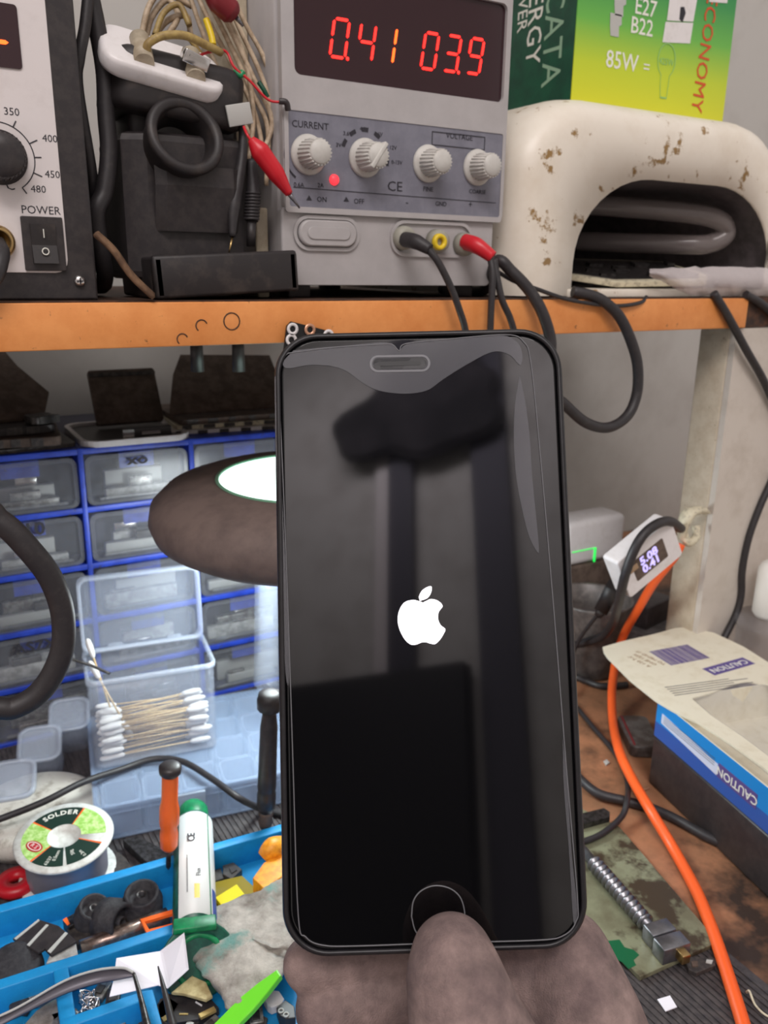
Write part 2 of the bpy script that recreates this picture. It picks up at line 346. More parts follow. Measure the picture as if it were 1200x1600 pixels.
m = MB(XZ(6.83, 36.0, 29.35)); m.lathe([(.22, 0), (.22, .1), (.15, .17), (0, .18)], 20)
sc = m.build('screw', 'chrome', st)
m = MB(XZ(6.83, 35.82, 29.35)); m.box(-.12, .12, -.025, .025, 0, .015); m.box(-.025, .025, -.12, .12, 0, .015); m.build('cross_slot', 'ink', sc)
cable('handpiece_cable', [(3.95, 35.6, 30.7), (3.9, 34.6, 30.2), (3.2, 34.2, 29.2), (1, 34.4, 28.95), (-3, 34.8, 28.95)], .28, 'rub', 'thick black cable plugged into the brass socket of the soldering station')
cable('black_hose', [(136, -30, 'y', 37.8), (150, 35, 'y', 37.6), (163, 110, 'y', 37.6), (166, 180, 'y', 37.6), (170, 240, 'y', 37.5), (163, 300, 'y', 37.4), (150, 340, 'y', 37.4), (8.4, 38.6, 29.4), (8.6, 42, 29.0)], .36, 'rub', 'thick black hose hanging between soldering station and iron stand', 'hose')
cable('black_hose', [(140, -30, 'y', 37.0), (133, 40, 'y', 36.9), (124, 90, 'y', 36.9), (122, 140, 'y', 37.2), (8.1, 38, 33), (8.3, 40, 31), (8.3, 43, 29)], .22, 'rub', 'slimmer black hose hugging the soldering station case', 'hose')

# ================================================================ iron stand
iso = thing('soldering_iron_stand', (12.6, 38, SH), 'black plastic soldering iron stand with ring holder and tray', 'iron stand')
T = Matrix.Translation((9.75, 35.5, SH+.03)) @ Matrix.Rotation(R(-3.2), 4, 'Y')
m = MB(T); m.box(0, 6.5, 0, .5, 0, 1.75, .14); m.box(0, .45, 0, 5.6, 0, 1.7, .12); m.box(6.05, 6.5, 0, 5.6, 0, 1.7, .12); m.box(0, 6.5, 5.2, 5.6, 0, 1.7, .12); m.box(.2, 6.3, .2, 5.4, 0, .5)
m.build('tray', 'blk_d', iso)
m = MB(); 
m.prism([(9.2, 37.6), (10.1, 37.0), (14.2, 37.0), (15.1, 37.8), (15.2, 41), (9.1, 41)], 29.4, 35.3, .35); m.T = Matrix.Identity(4)
m.box(9.7, 14.5, 37.9, 41, 34.8, 37.4, .3); m.build('body', 'blk', iso)
m = MB(); m.rings([[(x, y, z) for x, y in ((10.3, 36.95-dy), (14.0, 36.95-dy), (13.6, 36.6-dy), (10.7, 36.6-dy))] for z, dy in ((31.4, -.1), (33.2, .3), (34.0, .25))], smooth=False); m.build('chin', 'blk', iso)
ax = V((0.0, -.93, .34)).normalized(); cx = at(287, 214, 'y', 36.3)
fr = frame(cx-ax*.9, V((1, .06, 0)), ax.cross(V((1, .06, 0))))
m = MB(fr); m.lathe([(1.05, -1.6), (1.1, 0), (1.18, 1.0), (1.24, 1.12), (1.42, 1.2), (1.6, 1.12), (1.64, .9), (1.5, .6), (1.45, -1.6)], 40, cap=False)
m.build('ring_holder', 'blk_d', iso, 'round ring holder')
m = MB(Matrix.Translation((11.75, 38.6, 37.3)) @ Matrix.Rotation(R(6), 4, 'Y'))
m.prism(rrect(5.6, 4.0, .9, 6), -1.5, .9, .4, True)
m.build('head_housing', 'blk_d', iso)
CAPM = Matrix.Translation(at(252, 98, 'y', 37.3)) @ Matrix.Rotation(R(9), 4, 'Y') @ Matrix.Rotation(R(42), 4, 'X')
m = MB(CAPM)
m.prism(rrect(5.0, 2.7, .8, 6), -.45, .3, .2, True)
hc = m.build('white_cap', 'whitep', iso, 'white plastic cap on top')
m = MB(CAPM)
for xx in (-.9, 1.2): m.cyl((xx, -1.0, .3), (xx, .6, .38), .4, .4, 18)
m.build('clip', 'beige', hc)
m = MB(CAPM); m.cyl((.15, -.3, .3), (.15, -.3, .34), .11, n=14); m.build('screw_hole', 'ink', hc)
m = MB(frame(at(303, 92, 'y', 36.4), (.93, .1, -.28), (.3, -.3, .9))); m.box(-.55, .55, -.25, .25, -.1, .4, .05); m.box(-.35, .35, .02, .1, .4, .46)
m.build('usb_plug', 'chrome', loc=at(303, 92, 'y', 36.4)); u = bpy.data.objects['usb_plug']; tag(u, 'bare chrome plug lying on the white cap of the iron stand', 'plug')
m = MB(); m.tube([at(150, 365, 'y', 35.4), at(178, 392, 'y', 35.2), at(205, 430, 'y', 35.1), at(238, 462, 'y', 35.15)], .5, 6, flat=.3)
0 and m.rings([[at(140, 362, 'y', 36.8), at(172, 352, 'y', 37.5), at(176, 356, 'y', 37.5)], [V((8.6, 35.5, 28.75)), V((9.9, 36.5, 28.75)), V((9.9, 36.5, 28.65))], [V((10.0, 35.2, 28.7)), V((12.2, 35.25, 28.7)), V((12.2, 35.25, 28.62))]], smooth=False)
tag(m.build('torn_cardboard', 'brown', loc=(9.5, 35.6, SH)), 'torn brown cardboard scrap curling beside the iron stand tray', 'cardboard')
# probes standing in the tray
pb = thing('probe_lead', (13.6, 36.6, SH+.6), 'black pointed test probe standing in the iron stand tray', 'test probe')
p0 = at(357, 398, 'y', 36.3); p1 = at(363, 370, 'y', 36.4); p2 = at(366, 320, 'y', 36.6); p3 = at(379, 240, 'y', 36.9); p4 = at(377, 190, 'y', 37.1)
MB().tube([p0, p1], [.02, .06], 8, raw=True).build('needle', 'brass', pb)
MB().tube([p1, p2, p3, p4], [.14, .3, .22, .12], 12).build('handle', 'rub', pb)
pb = thing('probe_lead', (14.6, 36.8, SH+.6), 'black ribbed test probe plug down beside the pointed probe', 'test probe')
q = [at(392, 385, 'y', 36.6), at(393, 345, 'y', 36.6), at(396, 300, 'y', 36.8), at(393, 250, 'y', 37)]
MB().tube(q[:2], [.2, .22], 12, raw=True).build('tip_sleeve', 'blk_d', pb)
m = MB(); m.tube(q[1:], [.3, .3, .24], 12)
for k in range(9):
    c = q[1].lerp(q[2], k/9+.03); m.cyl(c, c+V((0, 0, .1)), .35, n=12)
m.build('handle', 'rub', pb)
# beige block and the hanging leads
tag(MB().box(15.0, 15.9, 40, 44, SH+.02, 46, .08).box(15.15, 15.75, 37.8, 40, SH+.02, 32.6, .08).build('beige_strip', 'beige', loc=(15.6, 42, SH)), 'beige plastic strip standing against the left of the power supply', 'strip')
LW = 'cream lead wires hanging beside the power supply'
wires = [
 [(228, 60, 'y', 40.5), (238, 25, 'y', 40.5), (262, 0, 'y', 40.3), (278, 25, 'y', 39.8), (262, 55, 'y', 39.6)],
 [(220, 62, 'y', 40.2), (232, 12, 'y', 40.2), (255, -12, 'y', 40.2), (300, 10, 'y', 40)],
 [(238, 60, 'y', 39.8), (262, 32, 'y', 39.8), (292, 26, 'y', 39.6), (300, 60, 'y', 39.4), (330, 120, 'y', 39)],
 [(242, 55, 'y', 39.2), (256, 20, 'y', 39.4), (280, 8, 'y', 39.4), (296, 40, 'y', 39)],
 [(300, -25, 'y', 38.6), (335, 50, 'y', 38.3), (378, 130, 'y', 38), (402, 190, 'y', 37.7), (414, 260, 'y', 37.6)],
 [(310, -25, 'y', 38.2), (345, 40, 'y', 38), (392, 140, 'y', 37.8), (418, 200, 'y', 37.6), (416, 290, 'y', 37.5)],
 [(322, -25, 'y', 37.8), (352, 30, 'y', 37.8), (400, 130, 'y', 37.6), (425, 190, 'y', 37.5), (410, 240, 'y', 37.4)],
 [(332, -25, 'y', 38), (362, 40, 'y', 37.9), (385, 100, 'y', 37.7), (396, 180, 'y', 37.6), (388, 250, 'y', 37.4)],
 [(290, -25, 'y', 39), (320, 60, 'y', 38.9), (350, 130, 'y', 38.4), (372, 175, 'y', 37.9), (392, 214, 'y', 37.6)],
 [(345, -25, 'y', 38.2), (372, 40, 'y', 38.1), (405, 110, 'y', 37.9), (421, 160, 'y', 37.8), (424, 210, 'y', 37.7)],
 [(296, 60, 'y', 38.6), (330, 110, 'y', 38.4), (350, 170, 'y', 38), (352, 188, 'y', 38)],
 [(355, -25, 'y', 38.6), (385, 40, 'y', 38.5), (412, 90, 'y', 38.3), (430, 150, 'y', 38), (433, 180, 'y', 38)],
]
for i, wpts in enumerate(wires):
    cable('lead_wire', wpts, .13 if i < 4 else .11, 'wire_y' if i in (3, 10) else 'wire', 'cream insulated lead wire in the tangle left of the power supply', 'wire', LW, 8)
cable('lead_wire', [(229, 80, 'y', 36.4), (232, 68, 'y', 36.3), (255, 56, 'y', 36.2), (290, 56, 'y', 36.2), (325, 72, 'y', 36.4), (345, 82, 'y', 36.8)], .16, 'wire_y', 'thick yellowed wire arching over the white cap of the iron stand', 'wire')
cable('lead_wire', [(300, 92, 'y', 36.4), (325, 82, 'y', 36.7), (352, 80, 'y', 37), (366, 105, 'y', 36.8), (390, 126, 'y', 36.7), (418, 155, 'y', 36.5), (440, 160, 'y', 36.3)], .055, 'redp', 'thin pinkish red wire running from the chrome plug to the power supply', 'wire')
cable('lead_wire', [(436, 158, 'y', 36.1), (447, 160, 'y', 36.0), (450, 172, 'y', 36.1)], .13, 'blk', 'short black tape-wrapped wire end on the power supply edge', 'wire')
cable('lead_wire', [(322, 30, 'y', 37.6), (330, 55, 'y', 37.4), (333, 70, 'y', 37.3)], .14, 'yel', 'short yellow sleeve among the cream lead wires', 'sleeve')
cable('lead_wire', [(366, 110, 'y', 36.9), (375, 118, 'y', 36.8), (380, 112, 'y', 36.8)], .12, 'green', 'green taped wire joint among the cream leads', 'wire joint')
cable('lead_wire', [(404, 128, 'y', 37.1), (412, 140, 'y', 37.0), (418, 152, 'y', 37.0)], .1, 'dgreen', 'dark green wire joint close to the power supply corner', 'wire joint')
tag(MB(frame(at(374, 179, 'y', 36.5), (.97, 0, .22), (-.2, -.1, .97))).box(-.55, .55, -.42, .42, -.06, .06, .03).build('cable_tag', 'tape', loc=at(374, 179, 'y', 36.5)), 'pale grey tape tag wrapped on the hanging leads', 'tag')
cable('lead_wire', [(381, 198, 'y', 36.3), (386, 210, 'y', 36.0), (394, 222, 'y', 35.9)], .06, 'redp', 'thin red wire entering the red crocodile clip', 'wire')
ac = thing('crocodile_clip', at(425, 262, 'y', 35.8), 'red sleeved crocodile clip hanging in front of the power supply', 'crocodile clip')
q = [at(392, 217, 'y', 35.8), at(406, 236, 'y', 35.7), at(432, 272, 'y', 35.6), at(452, 303, 'y', 35.6)]
MB().tube(q, [.16, .42, .38, .17], 16).build('sleeve', 'redp', ac)
MB().tube([q[3], at(460, 314, 'y', 35.65), at(468, 325, 'y', 35.7)], [.12, .07, .04], 8, raw=True).build('jaw', 'steel', ac)
ac = thing('crocodile_clip', at(350, 12, 'y', 38), 'maroon sleeved crocodile clip high among the cream leads', 'crocodile clip')
q = [at(325, -16, 'y', 37.2), at(340, 0, 'y', 37.1), at(360, 18, 'y', 37.1), at(368, 26, 'y', 37.1)]
MB().tube(q, [.3, .5, .5, .3], 14).build('sleeve', 'dred', ac); MB().tube([q[3], at(380, 41, 'y', 37.1)], [.12, .05], 8, raw=True).build('jaw', 'steel', ac)

# ================================================================ power supply
ps = thing('power_supply', (22, 45, SH), 'grey bench power supply showing red digits 0.41 and 03.9', 'power supply')
m = MB(); m.box(15.95, 28.0, 37, 56, 29.6, 45.2, .25)
m.build('case', 'psu', ps)
m = MB(XZ(0, 36.8, 0)); m.ringplate(rrect(12.25, 12.95, .3, 4, 22.1, 38.95), rrect(11.35, 4.35, .3, 4, 22.25, 40.2), 0, .35)
m.build('upper_bezel', 'psu', ps)
m = MB(XZ(0, 36.9, 0)); m.prism(rrect(11.9, 3.5, .35, 4, 21.85, 30.95), -.3, .3, .1)
m.build('lower_bezel', 'psu', ps)
MB(XZ(0, 36.45, 0)).ringplate(rrect(12.1, 4.35, .15, 3, 22.05, 34.55), rrect(11.75, 3.95, .12, 3, 22.08, 34.6), 0, .1).build('panel_lip', 'psu', ps)
pn = MB(XZ(0, 36.43, 0)).prism(rrect(11.75, 3.95, .12, 3, 22.08, 34.6), 0, .04).build('control_panel', 'psu_p', ps, 'darker grey-violet control panel')
dw = MB(XZ(0, 36.7, 0)).prism(rrect(11.35, 4.4, .3, 4, 22.25, 40.2), 0, .06).build('display_window', 'disp', ps, 'dark maroon display window')
SEG = dict(zip('0123456789', ('abcdef', 'bc', 'abged', 'abgcd', 'fgbc', 'afgcd', 'afgedc', 'abc', 'abcdefg', 'abcdfg')))
def digit(ch, px, py, dot=False):
    c = at(px, py, 'y', 36.6); h = .76; w_ = .37; t = .062; sl = .16
    m = MB(XZ(c.x, 36.62, c.z)); core = MB(XZ(c.x, 36.60, c.z))
    def seg(x0, y0, x1, y1):
        for mm, k in ((m, t),):
            d = V((x1-x0, y1-y0)); L = d.length; d /= L; nn = V((-d.y, d.x)); g = .055
            pts = []
            for (a, b_) in ((g, 0), (g+k, k), (L-g-k, k), (L-g, 0), (L-g-k, -k), (g+k, -k)):
                p = V((x0, y0))+d*a+nn*b_; pts.append((p.x+p.y*sl, p.y))
            mm.prism(pts, 0, .02)
    D = dict(a=(-w_, h, w_, h), b=(w_, h, w_, 0), c=(w_, 0, w_, -h), d=(w_, -h, -w_, -h), e=(-w_, -h, -w_, 0), f=(-w_, 0, -w_, h), g=(-w_, 0, w_, 0))
    for s_ in SEG[ch]: seg(*D[s_])
    if dot: m.lathe([(.0, .0), (.08, .01), (.08, .02), (0, .03)], 12, Matrix.Translation((w_+.02, -h-.0, 0)), cap=False)
    m.build('lit_digit', 'red_core' if ch == '1' else 'red_led', dw)
for ch, px, py, dt in (('0', 531, 60, True), ('4', 573, 66, False), ('1', 606, 70, False), ('0', 672, 80, False), ('3', 707, 84, True), ('9', 743, 88, False)): digit(ch, px, py, dt)
def knob(px, py, name='control_knob', big=False):
    c = at(px, py, 'y', 36.4); m = MB(XZ(c.x, 36.4, c.z))
    m.lathe([(.84, 0), (.86, .08), (.8, .2), (.62, .26), (.56, .9), (.5, 1.3), (.46, 1.36), (0, 1.38)], 36)
    for k in range(22):
        a = 2*math.pi*k/22; m.tube([(.6*math.cos(a), .6*math.sin(a), .27), (.52*math.cos(a), .52*math.sin(a), 1.28)], [.055, .05], 6, raw=True)
    if big: m.box(-.1, .1, -.66, .66, .3, 1.42, .04, L=Matrix.Rotation(R(-35), 4, 'Z'))
    m.build(name, 'knob', ps)
for px, py, b_ in ((481, 242, False), (570, 247, True), (668, 256, False), (745, 262, False)): knob(px, py, big=b_)
m = MB(XZ(0, 36.38, 0))
def tx(t, px, py, s_, **k): p = at(px, py, 'y', 36.38); m.text(t, s_, p.x, p.z, **k)
tx('CURRENT', 485, 196, .4); tx('VOLTAGE', 718, 214, .36); tx('FINE', 669, 296, .3); tx('COARSE', 746, 300, .28); tx('0.6A', 467, 289, .27); tx('2A', 501, 290, .27)
tx('ON', 503, 312, .32); tx('OFF', 561, 315, .32); tx('CE', 617, 292, .62, sx=1.15); tx('GND', 689, 319, .3); tx('+', 735, 320, .45); tx('-', 636, 316, .5)
for t, px, py in (('3V', 529, 227), ('3.6V', 543, 209), ('4.8V', 569, 202), ('6V', 594, 210), ('12V', 614, 231), ('0-15V', 620, 254)): tx(t, px, py, .25)
c = at(570, 247, 'y', 36.38)
for a in (152, 122, 90, 58, 25, -4):
    m.rings([[(c.x+r*math.cos(R(a+d)), c.z+r*math.sin(R(a+d)), .012) for r in (1.12, 1.3)] for d in (-8, 0, 8)], closed=False, cap0=False, cap1=False, smooth=False)
c = at(481, 242, 'y', 36.38)
m.rings([[(c.x+r*math.cos(R(a)), c.z+r*math.sin(R(a)), .012) for r in (1.1, 1.14+.05*((a-150)/80))] for a in range(150, 240, 8)], closed=False, cap0=False, cap1=False, smooth=False)
m.prism([(16.4, 33.42), (27.7, 33.3), (27.7, 33.33), (16.4, 33.45)], 0, .012)
p = at(675, 205, 'y', 36.38); q = at(758, 216, 'y', 36.38)
m.ringplate(rrect(q.x-p.x, .62, .02, 2, (p.x+q.x)/2, 36.05), rrect(q.x-p.x-.08, .54, .02, 2, (p.x+q.x)/2, 36.05), 0, .012)
for px, py in ((483, 310), (541, 312)): p = at(px, py, 'y', 36.38); m.prism([(p.x-.14, p.z-.08), (p.x+.14, p.z-.08), (p.x, p.z+.13)], 0, .012)
m.build('printed_markings', 'ink', pn)
c = at(522, 281, 'y', 36.38); MB(XZ(c.x, 36.38, c.z)).lathe([(.24, 0), (.22, .08), (0, .14)], 18).build('indicator_light', 'red_dot', ps)
c = at(510, 365, 'y', 36.6); m = MB(XZ(c.x, 36.6, c.z)); m.ringplate(rrect(3.4, 1.55, .75, 8), rrect(3.1, 1.25, .62, 8), 0, .12); m.build('button_surround', 'psu', ps)
m = MB(XZ(c.x, 36.6, c.z)); m.prism(rrect(3.0, 1.15, .56, 8), 0, .3, .12, True); m.prism(rrect(2.2, .55, .27, 6), .28, .36, .05, True); m.build('power_button', 'psu', ps)
c = at(672, 374, 'y', 36.6); m = MB(XZ(c.x+.1, 36.6, c.z)); m.ringplate(rrect(4.9, 1.7, .8, 8), rrect(4.6, 1.4, .68, 8), 0, .14); m.build('terminal_surround', 'psu', ps)
for px, py, cl in ((627, 372, 'sock'), (680, 377, 'sock'), (722, 382, 'sock')):
    c = at(px, py, 'y', 36.6); MB(XZ(c.x, 36.6, c.z)).lathe([(.58, 0), (.56, .35), (.48, .6), (.3, .62), (0, .62)], 24).build('terminal', cl, ps)
c = at(685, 378, 'y', 36.0); MB(XZ(c.x, 36.0, c.z)).lathe([(.16, -.02), (.2, .22), (.36, .24), (.4, .1), (.4, 0), (.16, -.02)], 24, cap=False).build('yellow_ring', 'yel', ps, 'yellow ring of the middle terminal')
for fx_ in (16.6, 26.2):
    for fy_ in (37.6, 53): MB().box(fx_, fx_+1.2, fy_, fy_+1.2, SH, 29.7, .1).build('foot', 'blk', ps)
bl = thing('test_lead', at(640, 376, 'y', 35.9), 'black banana plug lead in the left terminal of the power supply', 'test lead')
q = [at(632, 374, 'y', 36.1), at(650, 378, 'y', 35.2), at(672, 390, 'y', 34.6)]
MB().tube(q, [.36, .36, .26], 16).build('plug', 'rub', bl)
MB().tube([q[2]+V((-.1, .1, .05)), at(685, 410, 'y', 34.4), at(705, 450, 'y', 34.2), at(718, 485, 'y', 34.1), at(728, 520, 'y', 34.2), at(740, 600, 'y', 34.3)], .17, 10).build('wire', 'rub', bl)
rl = thing('test_lead', at(745, 384, 'y', 35.9), 'red banana plug lead in the right terminal of the power supply', 'test lead')
q = [at(727, 378, 'y', 36.1), at(745, 384, 'y', 35.3), at(770, 402, 'y', 34.7)]
MB().tube(q, [.4, .4, .3], 16).build('plug', 'redp', rl, 'red plug')
MB().tube([q[2]+V((-.1, .1, .05)), at(770, 430, 'y', 34.5), at(768, 470, 'y', 34.4), at(766, 520, 'y', 34.4), at(764, 600, 'y', 34.4)], .17, 10).build('wire', 'rub', rl)
cable('loose_lead', [(772, 405, 'y', 34.8), (778, 440, 'y', 34.5), (785, 470, 'y', 34.35), (798, 500, 'y', 34.3), (808, 540, 'y', 34.3), (815, 600, 'y', 34.4)], .17, 'rub', 'thin black lead falling just right of the red plug lead')
cable('black_cable', [(28.35, 42, 28.92), (28.35, 38, 28.92), (776, 408, 'y', 35.6), (800, 425, 'y', 35.0), (828, 455, 'y', 34.5), (848, 490, 'y', 34.1), (860, 530, 'y', 33.9), (858, 560, 'y', 33.8), (846, 590, 'y', 33.8), (850, 606, 'y', 33.8), (880, 630, 'y', 33.8), (915, 660, 'y', 33.8), (950, 668, 'y', 33.8), (980, 650, 'y', 33.9), (995, 615, 'y', 34), (996, 570, 'y', 34), (985, 530, 'y', 34.1), (968, 495, 'y', 34.3), (945, 472, 'y', 34.5), (925, 462, 'y', 34.8), (32.3, 35.2, 28.95)], .3, 'rub', 'thick black power cord looping down in front of the shelf edge', n=12)
cable('black_cable', [(778, 425, 'y', 36.0), (805, 440, 'y', 35.3), (840, 452, 'y', 34.95), (880, 466, 'y', 34.72), (920, 474, 'y', 34.66), (965, 478, 'y', 34.66), (1000, 473, 'y', 34.8), (1010, 464, 'y', 35.2)], .11, 'rub', 'thin black cord lying along the top of the shelf edge')
cable('panel_cable', [(1115, 458, 'y', 34.8), (1135, 490, 'y', 34.6), (1165, 545, 'y', 34.6), (1198, 605, 'y', 34.7), (1225, 680, 'y', 34.8), (1210, 740, 'y', 34.9), (1188, 790, 'y', 34.95), (1170, 840, 'y', 34.95), (1160, 890, 'y', 34.95), (1158, 930, 'y', 34.95), (1150, 960, 'y', 34.9), (1130, 1000, 'y', 34.8), (1110, 1040, 'y', 34.5)], .25, 'rub', 'black cable hanging against the pale right side panel')
cable('panel_cable', [(1165, 460, 'y', 34.9), (1190, 475, 'y', 34.8), (1215, 500, 'y', 34.8), (1240, 560, 'y', 34.8)], .25, 'rub', 'short black cable leaving the shelf at the right edge')
hb = thing('hole_board', at(484, 518, 'y', 34.7), 'small black board with copper rings peeking above the phone', 'circuit board')
c = at(484, 520, 'y', 34.7); fr = frame(c, (.998, 0, -.07), (.07, 0, .998))
MB(fr).prism([(-1.3, -1.6), (-1.15, .25), (-.95, .45), (1.1, .1), (1.2, -.1), (1.2, -1.8)], -.05, .05).build('board', 'pcb', hb)
for px, py, cl in ((457, 514, 'whitep'), (484, 515, 'copper'), (455, 531, 'whitep'), (513, 524, 'whitep')):
    p = at(px, py, 'y', 34.62); MB(XZ(p.x, 34.62, p.z)).lathe([(.14, 0), (.27, 0), (.27, .04), (.14, .04), (.14, 0)], 20, cap=False).build('ring', cl, hb)

# ================================================================ nail lamp housing and carton
uv = thing('uv_lamp', (39.5, 43, SH), 'white arched ultraviolet curing lamp stained brown, on the shelf', 'curing lamp')
def dome(sx, top, xl, xr, rl, z0, n=10):
    out = [(xl, z0)]
    for k in range(n+1): a = R(180-90*k/n); out.append((xl+rl+rl*math.cos(a), top-rl*.82+rl*.82*math.sin(a)))
    for k in range(n+1): a = R(90-90*k/n); out.append((xr-rl+rl*math.cos(a), top-rl*.82+rl*.82*math.sin(a)))
    out.append((xr, z0)); return out
OUT = dome(1, 38.95, 28.75, 50.5, 4.8, SH+.1); 
def shrink(P, k): 
    cx, cz = 39.6, 33
    return [(cx+(x-cx)*(1-k/11), cz+(z-cz)*(1-k/5.5) if z > 29.5 else z) for x, z in P]
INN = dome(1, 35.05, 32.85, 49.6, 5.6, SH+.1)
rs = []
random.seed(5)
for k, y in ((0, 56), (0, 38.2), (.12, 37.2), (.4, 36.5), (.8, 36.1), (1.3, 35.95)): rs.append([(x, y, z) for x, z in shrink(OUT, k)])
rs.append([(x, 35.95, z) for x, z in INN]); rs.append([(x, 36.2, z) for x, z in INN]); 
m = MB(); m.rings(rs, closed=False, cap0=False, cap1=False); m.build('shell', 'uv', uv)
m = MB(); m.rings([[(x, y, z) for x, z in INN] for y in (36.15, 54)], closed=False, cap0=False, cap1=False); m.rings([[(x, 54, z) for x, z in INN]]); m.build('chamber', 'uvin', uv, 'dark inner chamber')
MB().box(32.6, 50.3, 35.9, 53.5, SH+.02, SH+.45, .05).build('base_plate', 'uv', uv)
m = MB(); m.tube([(36.5, 50, 34.0), (38, 44, 34.2), (45.5, 38.6, 33.6), (47.6, 38.0, 32.7), (46.8, 38.4, 31.9), (44.5, 40, 31.8), (36.0, 50, 32.2)], .62, 14); m.build('lamp_tube', 'glassg', uv, 'unlit U-shaped glass tube')
g = FL(40.0, 39.4, SH+1.25, -14) @ Matrix.Rotation(R(14), 4, 'X')
pt = thing('circuit_board', (40.5, 39.2, SH+.45), 'cream-edged circuit board resting inside the curing lamp opening', 'circuit board')
m = MB(g); m.prism([(-5.8, .6), (-1.5, -2.2), (5.2, -1.6), (6.2, -.2), (5, 3), (-3, 3.4)], -.2, .15, .05); m.build('board', 'cream', pt)
m = MB(g); m.prism([(-5.2, .6), (-1.5, -1.75), (4.8, -1.25), (5.6, -.1), (4.6, 2.7), (-2.8, 3.1)], .15, .2, .02); m.build('shield_plate', 'dsteel', pt, 'dark metal shield plate')
m = MB(g @ Matrix.Translation((0, 0, .05))); 
for k in range(16): x = random.uniform(-3, 4.5); y = random.uniform(-1.2, 2); m.box(x, x+random.uniform(.3, 1.1), y, y+random.uniform(.2, .6), .15, .2+random.uniform(.05, .2))
m.build('component', 'dsteel', pt)
m = MB()
ptsb = [(1010, 425), (1040, 440), (1075, 458), (1110, 464), (1160, 462), (1215, 462), (1215, 425), (1160, 418), (1100, 415), (1050, 418)]
P3 = [at(px, py, 'y', 35.6+.25*(i % 3)) for i, (px, py) in enumerate(ptsb)]
bmx = []
for k in range(5):
    row = []
    for j in range(24):
        t = j/23; px = 1015+205*t; top = 420-3*math.sin(t*3); bot = 432+30*min(1, t*3.2)
        py = top+(bot-top)*k/4; q = at(px, py, 'y', 35.5-.5*math.sin(k/4*3.14)+.3*noise.noise(V((j*1.3, k*1.9, 0)))) + V((0, 0, .14*noise.noise(V((j*1.7, k*1.3, 7))))); row.append(q)
    bmx.append(row)
m.rings(bmx, closed=False, cap0=False, cap1=False)
tag(m.build('bubble_wrap_bag', 'bag', loc=(44, 35.8, SH)), 'crumpled translucent bubble film bag on the curing lamp sill', 'bag')

cb = thing('bulb_carton', (42, 44, 39.1), 'green and yellow lamp bulb carton on top of the curing lamp', 'carton')
cx0, cx1, cz0, cz1 = 35.4, 48.4, 39.1, 50
MB().box(cx0, cx1, 40, 49, cz0, cz1).build('box', 'dgreen', cb)
m = MB(XZ(0, 39.98, 0)); m.prism([(cx0+.02, cz0+.02), (37.1, cz0+.02), (37.2, cz0+.35), (46.5, cz0+.35), (46.6, cz0+.02), (cx1, cz0+.02), (cx1, cz1), (cx0+.02, cz1)], 0, .06); m.build('front_face', 'carton_front', cb)
def carton(items, name, mt, ax='y', v=39.9):
    m = MB(XZ(0, v, 0))
    for it in items: it(m)
    return m.build(name, mt, cb)
def T_(t, px, py, s_, **k):
    def f(m): p = at(px, py, 'y', 39.9); m.text(t, s_, p.x, p.z, **k)
    return f
carton([T_('E27', 1009, 13, 1.22, bold=.008, sx=.98), T_('B22', 1003, 43, 1.22, bold=.008, sx=.98), T_('85W', 972, 97, 1.3, bold=.008, sx=.98), T_('=', 1010, 106, 1.0), ], 'white_lettering', 'white_ink')
def sq(m):
    for py0, py1 in ((-8, 32), (34, 66)):
        P = [at(1042 if py0 < 0 else 1035, py1, 'y', 39.9), at(1078 if py0 > 0 else 1083, py1+2, 'y', 39.9), at(1083 if py0 > 0 else 1090, py0+2, 'y', 39.9), at(1040 if py0 > 0 else 1047, py0, 'y', 39.9)]
        m.prism([(p.x, p.z) for p in P], 0, .012)
    P = [at(*q, 'y', 39.9) for q in ((1108, 3), (1136, 5), (1138, -12), (1110, -14))]; m.prism([(p.x, p.z) for p in P], 0, .012)
carton([sq], 'white_square', 'whitep')
def mark(m): p = at(1066, 22, 'y', 39.88); m.prism([(p.x-.2, p.z-.3), (p.x+.1, p.z-.42), (p.x+.28, p.z+.1), (p.x+.1, p.z+.4), (p.x-.2, p.z+.35)], .01, .03)
carton([mark], 'ink_mark', 'ink')
carton([T_('ECONOMY', 1100, 84, 1.42, rot=-93, sx=.94)], 'red_lettering', 'redtext')
def bulb(m):
    p = at(1041, 100, 'y', 39.9); pts = []
    for k in range(25): a = R(-60+300*k/24); pts.append((p.x+.85*math.cos(a)*.9, p.z+.2+.95*math.sin(a)))
    pts += [(p.x-.35, p.z-1.3), (p.x-.25, p.z-1.9), (p.x+.3, p.z-1.9), (p.x+.35, p.z-1.3)]
    inn = [(p.x+(x-p.x)*.93, p.z-.2+(z-p.z+.2)*.95) for x, z in pts]; m.ringplate(pts, inn, 0, .012); m.text('425W', .5, p.x, p.z+.1)
carton([bulb], 'bulb_drawing', 'ltgreen')
def capd(m):
    for px, py in ((968, 8), (961, 40)):
        p = at(px, py, 'y', 39.9); m.prism([(p.x-.3, p.z-.55), (p.x+.35, p.z-.55), (p.x+.3, p.z), (p.x+.5, p.z+.1), (p.x+.45, p.z+.6), (p.x-.45, p.z+.6), (p.x-.4, p.z)], 0, .012)
carton([capd], 'socket_icons', 'tape')
FLX = lambda y, z: frame((cx0-.01, y, z), (0, -1, 0), (0, 0, 1))
m = MB(FLX(0, 0))
def tl(t, px, py, s_): p = at(px, py, 'x', cx0-.01); m.text(t, s_, -p.y, p.z, rot=-90, sx=.84)
tl('CATA', 863, 57, 2.35); m.build('side_lettering', 'greytext', cb)
m = MB(FLX(0, 0)); tl('ENERGY', 836, 14, 1.9); tl('SAVER', 817, 5, 1.3); m.build('side_lettering', 'white_ink', cb)

